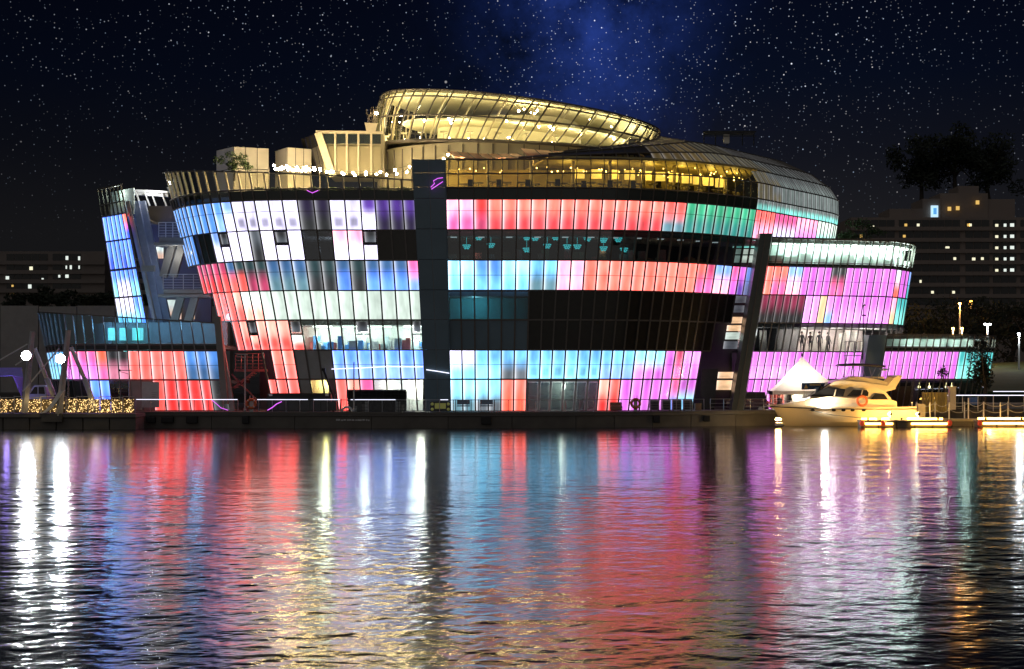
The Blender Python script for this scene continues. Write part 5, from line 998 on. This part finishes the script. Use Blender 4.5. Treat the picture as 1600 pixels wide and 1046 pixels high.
# parked car behind the steel railing
vehicle('parked_car', 'dark off-road car parked under the slanted fin left of the white tent', 'car', 1136, 1203, 645.5, 115.6,
        [(0, .3), (3.45, .3), (3.45, .95), (3.3, 1.05), (3.15, 1.72), (.9, 1.74), (.45, 1.08), (0, .95)], [[(.68, 1.12), (1.5, 1.12), (1.5, 1.62), (1.0, 1.62)], [(1.58, 1.12), (2.35, 1.12), (2.35, 1.62), (1.58, 1.62)], [(2.43, 1.12), (3.12, 1.12), (3.02, 1.62), (2.43, 1.62)]],
        mat('car_paint', (.10, .06, .09), .25, .3), (.7, 2.75), lights=((.1, .82, 'pale_steel'), (3.36, .85, 'red_paint')))

# white pavilion tent
ty = 116.0; tent = thing('pavilion_tent', W(1252, 642, ty), 'white peaked pavilion tent with a dark blue banner beside the yacht', 'tent')
zt = WZ(557, ty); ze = WZ(611, ty); X0, X1, Xm = WX(1202, ty), WX(1316, ty), WX(1253, ty); y0, y1 = ty - 2.2, ty + 2.2
apex = Vector((Xm, ty, zt)); cor = [Vector((X0, y0 + .6, ze)), Vector((WX(1249, ty), y0, ze + .02)), Vector((X1, y0 + .6, ze)), Vector((X1, y1, ze)), Vector((X0, y1, ze))]; mb = MB()
for a, b in zip(cor, cor[1:] + cor[:1]):
    n = 6; i = len(mb.v)
    for k in range(n + 1):
        u = k / n; sag = .30 * math.sin(PI * u) * (1 if u < 1 else 0); mb.v += [tuple(apex.lerp(a, u) - Vector((0, 0, sag))), tuple(apex.lerp(b, u) - Vector((0, 0, sag)))]
    mb.f += [[i + 2 * k, i + 2 * k + 2, i + 2 * k + 3, i + 2 * k + 1] for k in range(n)]
tcm = mat('tent_cloth', (.80, .78, .74), .7); nt_ = tcm.node_tree; tl = nt_.nodes.new('ShaderNodeBsdfTranslucent'); tl.inputs[0].default_value = (.85, .80, .72, 1); ms = nt_.nodes.new('ShaderNodeMixShader'); ms.inputs[0].default_value = .45
nt_.links.new(nt_.nodes['Principled BSDF'].outputs[0], ms.inputs[1]); nt_.links.new(tl.outputs[0], ms.inputs[2]); nt_.links.new(ms.outputs[0], nt_.nodes['Material Output'].inputs[0])
o = mb.build('canopy', tcm, tent, True)
for a, b in zip(cor, cor[1:] + cor[:1]): MB().slabpoly([a, b, b - Vector((0, 0, .3)), a - Vector((0, 0, .28))], (0, .03, 0)).build('valance', 'tent_cloth', tent)
for c_ in cor: MB().tube([(c_.x, c_.y, DZ), c_], .05, 7).build('pole', 'white_paint', tent)
MB().tube([apex, apex + Vector((0, 0, .25))], .06, 6).build('finial', 'black', tent)
MB().slabpoly([cor[1] + Vector((.08, -.02, -.35)), cor[2] + Vector((-.05, -.02, -.35)), Vector((X1 - .05, y0 + .58, DZ + .1)), Vector((cor[1].x + .08, y0 - .02, DZ + .1))], (0, .04, 0)).build('side_wall', 'tent_cloth', tent)
def onwall(px, py, d): x = WX(px, ty - 1.9); u = (x - cor[1].x) / (cor[2].x - cor[1].x); return Vector((x, lerp(cor[1].y, cor[2].y, u) - d, WZ(py, ty - 1.9)))
ban = MB().slabpoly([onwall(1251, 609, .05), onwall(1300, 608, .05), onwall(1300, 598.5, .05), onwall(1251, 598.5, .05)], (0, .02, 0)).build('banner', mat('banner_blue', (.02, .06, .16), .5), tent)
x = 1264
for k in range(8): wv = R.choice((1.3, 1.7, 2.0)); MB().slabpoly([onwall(x, 602.8, .07), onwall(x + wv, 602.8, .07), onwall(x + wv, 600.2, .07), onwall(x, 600.2, .07)], (0, .01, 0)).build('banner_mark', mat('banner_gold', (.6, .45, .15), .6), ban); x += wv + .5
MB().slabpoly([onwall(1255, 607, .07), onwall(1261, 607, .07), onwall(1258, 600.5, .07)], (0, .01, 0)).build('banner_emblem', 'banner_gold', ban); MB().slabpoly([onwall(1270, 608, .07), onwall(1282, 608, .07), onwall(1286, 605.2, .07), onwall(1274, 606, .07)], (0, .01, 0)).build('banner_wave', mat('banner_sky', (.25, .45, .7), .6), ban)
for k in range(6): x = X0 + .22 + k * .2; MB().tube([(x, ty + .6, DZ + .1), (x, ty + .6, ze - .3)], .11, 7).build('curtain', mat('curtain', (.42, .10, .08), .7), tent)
MB().span(WX(1236, ty), WX(1248, ty), ty + .6, ty + .7, DZ, ze - .1).build('back_panel', 'cream_wall', tent)
lamp('tent_lamp', (Xm - .3, ty, ze + .3), 60, (1, .93, .78), .2, tent); lamp('tent_spot', (Xm + .9, y0 - 2.2, DZ + .5), 55, (1, .96, .9), .2, tent)

# ------------------------------------------------------------------ yacht
YY = 113.4; yo = Vector((WX(1207.5, 111.9), YY, 0)); S = 19.65
yacht = thing('motor_yacht', yo, 'white motor yacht with gold light in its colour and black sun canopy moored at the lit dock', 'yacht')
cream = mat('gold_lit_gelcoat', (.80, .66, .42), .38, nscale=.4, var=.06); tintw = mat('yacht_glass', (.02, .018, .016), .08)  # white boat with the gold dock light put into its colour
lx = lambda px: (px - 1207.5) / S; lz = lambda py: (667 - py) / S
st = [(0, 1.66, .05, 1.47, .03, 1.42), (.4, 1.64, .48, 1.0, .2, .75), (1.0, 1.61, .85, .66, .45, .05), (2.2, 1.57, 1.32, .46, .95, -.35), (4, 1.51, 1.68, .36, 1.4, -.5), (7, 1.48, 1.84, .32, 1.65, -.5), (10, 1.48, 1.8, .32, 1.65, -.45), (11.35, 1.5, 1.7, .36, 1.55, -.4)]
mb = MB()
for k, (x, zs, bs, zc, bc, zk) in enumerate(st):
    rk = max(0, .35 * (1 - k / 3)); r = [(x, bs, zs), (x + rk * .5, lerp(bc, bs, .62), lerp(zc, zs, .55)), (x + rk, bc, zc), (x + rk * 1.2, 0, zk)]
    mb.v += [(yo.x + a, YY - b, c_) for a, b, c_ in r] + [(yo.x + a, YY + b, c_) for a, b, c_ in r[2::-1]]
for k in range(len(st) - 1):
    for j in range(6): mb.f.append([k * 7 + j, k * 7 + j + 1, k * 7 + 8 + j, k * 7 + 7 + j])
    mb.f.append([k * 7 + 6, k * 7, k * 7 + 7, k * 7 + 13])
mb.f += [[0, 6, 5, 4, 3, 2, 1], [49 + j for j in range(7)]]; hull = mb.build('hull', cream, yacht, True)  # cream is the white gelcoat with gold dock light in its colour
hull.modifiers.new('es', 'EDGE_SPLIT').split_angle = math.radians(38)
MB().tube([(yo.x + x + .02, YY - b - .02, z - .10) for x, z, b, *_ in st], .045, 6).build('rub_rail', 'black', yacht); MB().tube([(yo.x + x, YY - b * .99 + .02, z + .06) for x, z, b, *_ in st], .035, 6).build('toe_rail', cream, yacht)
def hb(x): # half-beam at the sheer
    for a, b in zip(st, st[1:]):
        if x <= b[0]: return lerp(a[2], b[2], (x - a[0]) / (b[0] - a[0]))
    return 1.7
def house(name, prof, w0, w1, z0, z1, m, bev=.05, front=None):
    n = len(prof); mb = MB(); f = lambda x, z: (lerp(w0, w1, max(0, min(1, (z - z0) / (z1 - z0))))) * (1 if front is None else max(.35, min(1, (x - front[0]) / front[1])))
    mb.v = [(yo.x + x, YY - f(x, z), z) for x, z in prof] + [(yo.x + x, YY + f(x, z), z) for x, z in prof]; mb.f = [list(range(n))[::-1], list(range(n, 2 * n))] + [[k, (k + 1) % n, n + (k + 1) % n, n + k] for k in range(n)]
    return mb.build(name, m, yacht, bevel=bev), f
house('foredeck', [(.5, 1.55), (9.9, 1.5), (9.9, 2.0), (9.2, 2.2), (4.6, 2.38), (3.1, 2.2), (1.6, 1.85), (.6, 1.68)], 1.5, 1.35, 1.5, 2.4, cream, front=(-.6, 4.2))
wh, wf = house('wheelhouse', [(3.0, 2.18), (9.5, 2.15), (9.05, 2.75), (9.9, 2.98), (9.7, 3.18), (7.4, 3.55), (5.6, 3.72), (5.0, 3.62), (4.2, 3.05)], 1.42, 1.12, 2.1, 3.7, cream, front=(1.0, 4.0))
def ywin(poly, name='window', m=tintw, d=.02, par=None):
    MB().slabpoly([Vector((yo.x + lx(a), YY - wf(lx(a), lz(b)) - d, lz(b))) for a, b in poly], (0, .03, 0)).build(name, m, par or yacht)
ywin([(1270, 620), (1318, 620), (1322, 609), (1296, 605), (1284, 610)], 'windscreen'); ywin([(1324, 619.5), (1357, 619.5), (1358, 614), (1355, 610), (1334, 609.5)]); ywin([(1360, 625), (1388, 625), (1382, 616.5), (1368, 616)])
mb = MB(); q0 = [(yo.x + lx(1272), z) for z in (1,)]; 
MB().slabpoly([(yo.x + 3.25, YY - .72, 2.36), (yo.x + 3.25, YY + .72, 2.36), (yo.x + 4.75, YY + .95, 3.44), (yo.x + 4.75, YY - .95, 3.44)], (-.06, 0, .06)).build('front_windscreen', tintw, yacht)
for x in (1303, 1345): ywin([(x, 620), (x + 1.6, 620), (x + 4.6, 609.5), (x + 3, 609.5)], 'window_bar', cream, .05)
house('flybridge_coaming', [(5.5, 3.62), (9.6, 3.15), (9.3, 3.5), (8.6, 3.72), (7.4, 3.95), (6.6, 4.0), (6.1, 3.9)], 1.15, 1.0, 3.2, 4.0, cream)
for s in (-1, 1):
    MB().slabpoly([Vector((yo.x + lx(a), YY + s * 1.12 - .08, lz(b))) for a, b in ((1386, 606), (1399, 610), (1412, 588), (1404, 586.5), (1392, 598))], (0, .16, 0)).build('radar_arch_leg', cream, yacht, bevel=.03)
MB().span(yo.x + lx(1400), yo.x + lx(1411), YY - 1.12, YY + 1.12, lz(590), lz(587)).build('radar_arch_top', cream, yacht, bevel=.03)
mb = MB()
for k in range(9):
    u = k / 8; x = lerp(lx(1317), lx(1386), u); z = lerp(lz(573), lz(575), u) + .10 * math.sin(PI * u)
    mb.v += [(yo.x + x, YY - 1.05, z), (yo.x + x, YY, z + .08), (yo.x + x, YY + 1.05, z)]
mb.f = [[k * 3 + j, k * 3 + j + 1, k * 3 + j + 4, k * 3 + j + 3] for k in range(8) for j in range(2)]; o = mb.build('sun_canopy', 'black', yacht, True); s_ = o.modifiers.new('t', 'SOLIDIFY'); s_.thickness = .13
for px, b in ((1322, 1330), (1340, 1332), (1360, 1366), (1382, 1372)):
    for s in (-1, 1): MB().tube([(yo.x + lx(px), YY + s * 1.0, lz(574)), (yo.x + lx(b), YY + s * 1.0, lz(594))], .022, 5).build('canopy_pole', 'steel', yacht)
MB().tube([(yo.x + lx(1391), YY, lz(590)), (yo.x + lx(1390), YY, lz(563))], .03, 6).build('mast', 'white_paint', yacht); MB().ball((yo.x + lx(1389), YY, lz(578)), .3, 12, 6, (1, 1, .35)).build('radar_dome', 'white_paint', yacht, True); MB().tube([(yo.x + lx(1381), YY, lz(577)), (yo.x + lx(1400), YY, lz(577))], .03, 5).build('cross_tree', 'white_paint', yacht)
MB().span(yo.x + lx(1362), yo.x + lx(1385), YY - .9, YY + .9, lz(592), lz(589)).build('flybridge_seat', cream, yacht, bevel=.04)
for px in (1270, 1302, 1317, 1331, 1348): x = lx(px); MB().ball((yo.x + x, YY - hb(x) * .985 + .02, lz(641.5)), .19, 10, 6, (1.0, .35, .55)).build('porthole', tintw, yacht, True)
P = [(yo.x + x, YY - hb(x) * .92, 1.62) for x in (.25, .9, 1.7, 2.6, 3.5, 4.4)]; MB().tube([(a, b, c_ + .42) for a, b, c_ in P], .018, 5).build('bow_rail', 'steel', yacht)
for a, b, c_ in P: MB().tube([(a, b, c_), (a, b, c_ + .42)], .014, 5).build('rail_post', 'steel', yacht)
MB().ball((yo.x + .05, YY, 1.62), .13, 8, 5, (1.6, 1, .8)).build('anchor_roller', 'white_paint', yacht, True); MB().torus((yo.x + lx(1346.5), YY - 1.62, lz(627)), .38, .10, 20, 8).build('life_ring', 'orange', yacht, True)
MB().tube([(yo.x + lx(1263), YY - 1.55, lz(641)), (yo.x + lx(1300), YY - 1.85, lz(649)), (yo.x + lx(1345), YY - 2.2, lz(653.5))], .02, 5).build('mooring_line', 'black', yacht)
for k in range(2): x = lx(1368); MB().span(yo.x + x, yo.x + x + 1.0 - .1 * k, YY - hb(x) - .01, YY - hb(x) + .02, lz(642.5 + 3 * k), lz(641.7 + 3 * k)).build('hull_stripe', 'beige', yacht)
MB().span(yo.x + 11.3, yo.x + 12.0, YY - 1.5, YY + 1.5, .25, .38).build('swim_platform', cream, yacht, bevel=.04)

# ------------------------------------------------------------------ floating docks with golden light strips
def dock(x0, x1, Y, label, marks, dark=()):
    t = thing('floating_dock', W((x0 + x1) / 2, 660, Y), label, 'dock', 'floating docks'); a, b = WX(x0, Y), WX(x1, Y)
    MB().span(a, b, Y, Y + 1.2, .44, .56).build('deck_plank', 'deck', t); n = 5
    for k in range(n): MB().span(lerp(a, b, k / n) + .05, lerp(a, b, (k + 1) / n) - .05, Y + .1, Y + 1.1, -.2, .43).build('float', 'hull_dark', t, bevel=.04)
    segs = [(x0 + 3, x1 - 3)] if not dark else dark
    for p, q in segs: MB().span(WX(p, Y), WX(q, Y), Y - .05, Y + .04, .22, .38).build('glow_strip', 'gold_strip', t, bevel=.02); MB().span(WX(p, Y), WX(q, Y), Y + 1.12, Y + 1.26, .57, .72).build('deck_light', 'gold_strip', t, bevel=.02)
    for x in marks: MB().ball(W(x, 661.5, Y - .05), .22, 10, 6, (.9, .8, 1.1)).build('red_buoy', mat('buoy', (.75, .06, .03), .4, emit=(.9, .1, .03), es=.25), t, True)
    for x in [lerp(x0, x1, u) for u in (.08, .45, .85)]: MB().ball(W(x, 654.6, Y + .4), .10, 8, 5).build('bollard', 'black', t, True)
    return t
d1 = dock(1345, 1487, 109.4, 'floating dock with golden light strip along the yacht stern', (1347, 1380, 1484), ((1352, 1376), (1384, 1395), (1424, 1480)))
d2 = dock(1528, 1680, 110.2, 'floating dock with golden light strip at the right edge', (1531,), ((1536, 1680),))
bl = thing('bow_dock_light', W(1217, 662, 109.6), 'bright small light on a float under the yacht bow', 'lamp'); MB().box(W(1217, 663, 109.6), (.55, .4, .25)).build('float', 'white_paint', bl, bevel=.04); MB().ball(W(1216, 655.5, 109.6), .15, 8, 5, (1.6, 1, .6)).build('lamp_head', mat('bow_bulb', (1, .9, .6), emit=(1, .60, .18), es=200), bl, True); 
for px, lb in ((1390, 'small golden floodlight added on the dock to light the yacht hull'), (1434, 'small golden floodlight on the dock at the yacht stern')):  # the lamp beside the hull is added to light the yacht gold
    fl = thing('dock_floodlight', W(px, 655, 109.8), lb, 'floodlight', 'floodlights on the dock'); q = W(px, 655, 109.8); MB().tube([(q.x, q.y, .56), (q.x, q.y, .95)], .04, 6).build('stem', 'pale_steel', fl); MB().box((q.x, q.y - .22, 1.05), (.26, .06, .22)).build('shade', 'black', fl, bevel=.02); MB().ball((q.x, q.y - .05, 1.05), .12, 10, 6).build('lamp_head', mat('flood_bulb', (1, .8, .4), emit=(1, .58, .16), es=800), fl, True)
wk = thing('dock_walkway', W(1530, 655, 112), 'long walkway with white posts and drooping chains behind the docks', 'walkway'); WY = 112.4
MB().span(WX(1424, WY), WX(1680, WY), WY, WY + 2.2, .40, .58).build('deck_plank', mat('walk_deck', (.32, .28, .20), .8), wk)
for k in range(8): MB().span(WX(1424 + 32 * k, WY) + .06, WX(1456 + 32 * k, WY) - .06, WY + .1, WY + 2.1, -.2, .38).build('float', 'hull_dark', wk)
PX = [1425, 1432, 1453, 1461, 1483, 1507, 1513, 1537, 1563, 1575, 1606]
for k, px in enumerate(PX):
    yy = WY + (.2 if k % 2 == 0 else 1.8); hz = 1.35 if px != 1513 else 1.7; MB().tube([(WX(px, yy), yy, .57), (WX(px, yy), yy, .57 + hz)], .055, 7).build('post', 'white_paint', wk)
for a, b in ((1432, 1461), (1461, 1483), (1483, 1513), (1513, 1537), (1537, 1575), (1575, 1606)):
    for z in (1.55, 1.05): MB().tube([Vector((WX(lerp(a, b, k / 8), WY + .2), WY + .2, z + .3 - .28 * math.sin(PI * k / 8))) for k in range(9)], .022, 5).build('chain', 'pale_steel', wk)
MB().span(WX(1440, WY), WX(1452, WY), WY + 1, WY + 1.4, .58, 1.75).build('service_post', mat('service', (.55, .48, .35), .6), wk, bevel=.03)


# ------------------------------------------------------------------ quay in front of the annex
sc_t = thing('slatted_screen', W(1459, 642, 115.5), 'golden slatted screen on the quay behind the yacht stern', 'screen')
for k in range(8): x = 1441 + 5 * k; MB().span(WX(x, 115.5), WX(x + 4, 115.5), 115.5, 115.62, DZ - .2, WZ(613.5, 115.5)).build('slat', mat('gold_slat', (.40, .32, .10), .5), sc_t)
pl = thing('quay_pillar', W(1489, 640, 115.3), 'pale square pillar beside the golden slatted screen', 'pillar'); MB().span(WX(1484, 115.3), WX(1494, 115.3), 115.3, 115.8, DZ, WZ(606, 115.3)).build('shaft', 'beige', pl, bevel=.03); MB().span(WX(1483, 115.2), WX(1495, 115.2), 115.2, 115.9, WZ(606, 115.3), WZ(604, 115.3)).build('cap_stone', 'beige', pl, bevel=.02)
qr = thing('quay_railing', W(1545, 640, 116), 'quay railing with bright white light line at the right', 'railing')
for px in range(1480, 1680, 24): MB().tube([W(px, 643, 116), W(px, 618, 116)], .04, 6).build('post', 'pale_steel', qr)
MB().tube([W(1479, 618, 116), W(1680, 618, 116)], .032, 6).build('light_rail', 'white_strip', qr); MB().tube([W(1479, 630, 116), W(1680, 630, 116)], .02, 5).build('mid_rail', 'pale_steel', qr)
MB().tube([W(1552, 612, 124), W(1680, 612, 124)], .03, 6).build('rear_light_rail', 'white_strip', qr)
bb = thing('blue_crate', W(1521, 640, 117), 'blue crate on the quay under the dark leafy tree', 'crate'); MB().box(W(1521, 628, 117), (.65, .5, .55)).build('body', mat('crate_blue', (.04, .12, .35), .5), bb, bevel=.03); MB().box(W(1521, 622, 117), (.7, .55, .06)).build('rim', 'crate_blue', bb)
po = thing('flagpole_cluster', W(1348, 550, 118), 'thin dark aerial mast in front of the pale pink panels', 'aerial'); MB().tube([W(1348, 562, 114.6), W(1349.5, 477, 114.6)], .035, 5).build('pole', 'black', po); MB().box(W(1350, 493, 114.6), (.3, .15, .12)).build('sensor', 'black', po); MB().ball(W(1351, 477, 114.6), .09, 6, 4).build('wind_cup', 'pale_steel', po, True)
po.location = (po.location.x, po.location.y, po.location.z)

# ------------------------------------------------------------------ people
def person(base, h, rz, shirt, trousers, label, pose='stand', hair=(.02, .015, .012)):
    t = thing('person', base, label, 'person'); k = h / 1.75; nt = lambda n, c, r=.8: mat(n, c, r)
    V_ = []; E = []; Rr = []
    def add(p, r, par=None):
        V_.append((p[0] * k, p[1] * k, p[2] * k)); Rr.append(r * k)
        if par is not None: E.append((par, len(V_) - 1))
        return len(V_) - 1
    sit = pose == 'sit'; dz = -.42 if sit else 0
    pel = add((0, 0, .95 + dz), .135); bel = add((0, 0, 1.10 + dz), .125, pel); ch = add((0, .01, 1.30 + dz), .150, bel); nk = add((0, .01, 1.46 + dz), .07, ch); hd0 = add((0, -.01, 1.55 + dz), .065, nk); hd1 = add((0, -.02, 1.63 + dz), .095, hd0); add((0, -.01, 1.71 + dz), .085, hd1)
    for s in (-1, 1):
        sh = add((s * .17, .01, 1.41 + dz), .072, ch); el = add((s * .25, .03, 1.14 + dz), .047, sh); wr = add((s * .23, -.10 if s > 0 else -.03, .92 + dz), .032, el); pm = add((s * .23, -.13 if s > 0 else -.04, .84 + dz), .032, wr)
        for f in range(4): b = add((s * (.215 + .012 * f), (-.15 if s > 0 else -.05) - .006 * f, .79 + dz), .010, pm); add((s * (.215 + .012 * f), (-.17 if s > 0 else -.075), .745 + dz - .01 * (f in (1, 2))), .008, b)
        b = add((s * .20, -.17 if s > 0 else -.08, .83 + dz), .011, pm); add((s * .195, -.20 if s > 0 else -.11, .80 + dz), .009, b)
        hp = add((s * .09, 0, .90 + dz), .095, pel)
        if sit: kn = add((s * .11, -.42, .50), .065, hp); an = add((s * .11, -.40, .09), .042, kn)
        else: kn = add((s * .10, -.02 - .04 * s, .50), .062, hp); an = add((s * .11, .03 + .03 * s, .09), .042, kn)
        add((s * .115, (-.52 if sit else -.12 + .03 * s), .04), .036, an)
    me = bpy.data.meshes.new('body'); me.from_pydata(V_, E, []); o = link('body', me, None); o.parent = t; o.rotation_euler = (0, 0, rz)
    md = o.modifiers.new('skin', 'SKIN'); md.use_smooth_shade = True
    for d, r in zip(me.skin_vertices[0].data, Rr): d.radius = (r, r * .82)
    me.skin_vertices[0].data[0].use_root = True; o.modifiers.new('sub', 'SUBSURF').render_levels = 2
    m = bpy.data.materials.new('clothes'); m.use_nodes = True; n_ = m.node_tree; p = n_.nodes['Principled BSDF']; tc = n_.nodes.new('ShaderNodeTexCoord'); sp = n_.nodes.new('ShaderNodeSeparateXYZ'); rp = n_.nodes.new('ShaderNodeValToRGB'); mr = n_.nodes.new('ShaderNodeMapRange')
    n_.links.new(tc.outputs['Object'], sp.inputs[0]); n_.links.new(sp.outputs[2], mr.inputs[0]); mr.inputs[1].default_value = 0; mr.inputs[2].default_value = (1.8 + dz) * k; n_.links.new(mr.outputs[0], rp.inputs[0]); n_.links.new(rp.outputs[0], p.inputs['Base Color'])
    e = rp.color_ramp; e.interpolation = 'CONSTANT'; e.elements[0].color = (.02, .02, .02, 1); tot = 1.8 + dz; e.elements[1].position = .07; e.elements[1].color = tuple(trousers) + (1,)
    for z, c in ((.98, shirt), (1.47, (.42, .27, .20))): q = e.elements.new((z + dz) / tot); q.color = tuple(c) + (1,)
    me.materials.append(m)
    hm = MB().ball((0, .012 * k, (1.67 + dz) * k), .115 * k, 10, 7, (.95, 1, 1)); hm.v = [(x, y + (.02 * k if z < (1.66 + dz) * k else 0), max(z, (1.60 + dz) * k)) for x, y, z in hm.v]; ho = hm.build('hair', nt('hair', hair)); ho.parent = t; ho.rotation_euler = (0, 0, rz)
    fc = MB(); fc.ball((0, -.113 * k, (1.625 + dz) * k), .018 * k, 6, 4)
    for s in (-1, 1): fc.ball((s * .033 * k, -.10 * k, (1.655 + dz) * k), .010 * k, 6, 4); fc.ball((s * .098 * k, 0, (1.635 + dz) * k), .022 * k, 6, 4, (.5, .8, 1.2))
    fc.box((0, -.105 * k, (1.585 + dz) * k), (.04 * k, .01 * k, .008 * k)); fo = fc.build('face', nt('face_skin', (.36, .23, .17))); fo.parent = t; fo.rotation_euler = (0, 0, rz)
    return t
for k, (i, d) in enumerate(((7.3, .7), (8.6, .9), (9.7, .7), (11.0, .8))):
    p = wg.p(i, 6.05, d); person((p.x, p.y, 6.02), 1.72 - .04 * (k % 2), R.uniform(-.8, .8), ((.05, .05, .06), (.12, .08, .08), (.06, .07, .09), (.10, .09, .08))[k], (.03, .03, .04), ('person in black behind the wing window, leftmost of the four', 'person in dark red behind the wing window, second from left', 'person in dark blue behind the wing window, third from left', 'person in grey behind the wing window, rightmost of the four')[k])
person((WX(1218, 114.6), 114.6, DZ), 1.68, .5, (.03, .03, .04), (.02, .02, .03), 'person in dark clothes sitting in the tent before the red curtain', 'sit')
person((WX(1235, 114.8), 114.8, DZ), 1.66, -.6, (.02, .02, .02), (.02, .02, .02), 'person in black standing under the tent right of the red curtain')
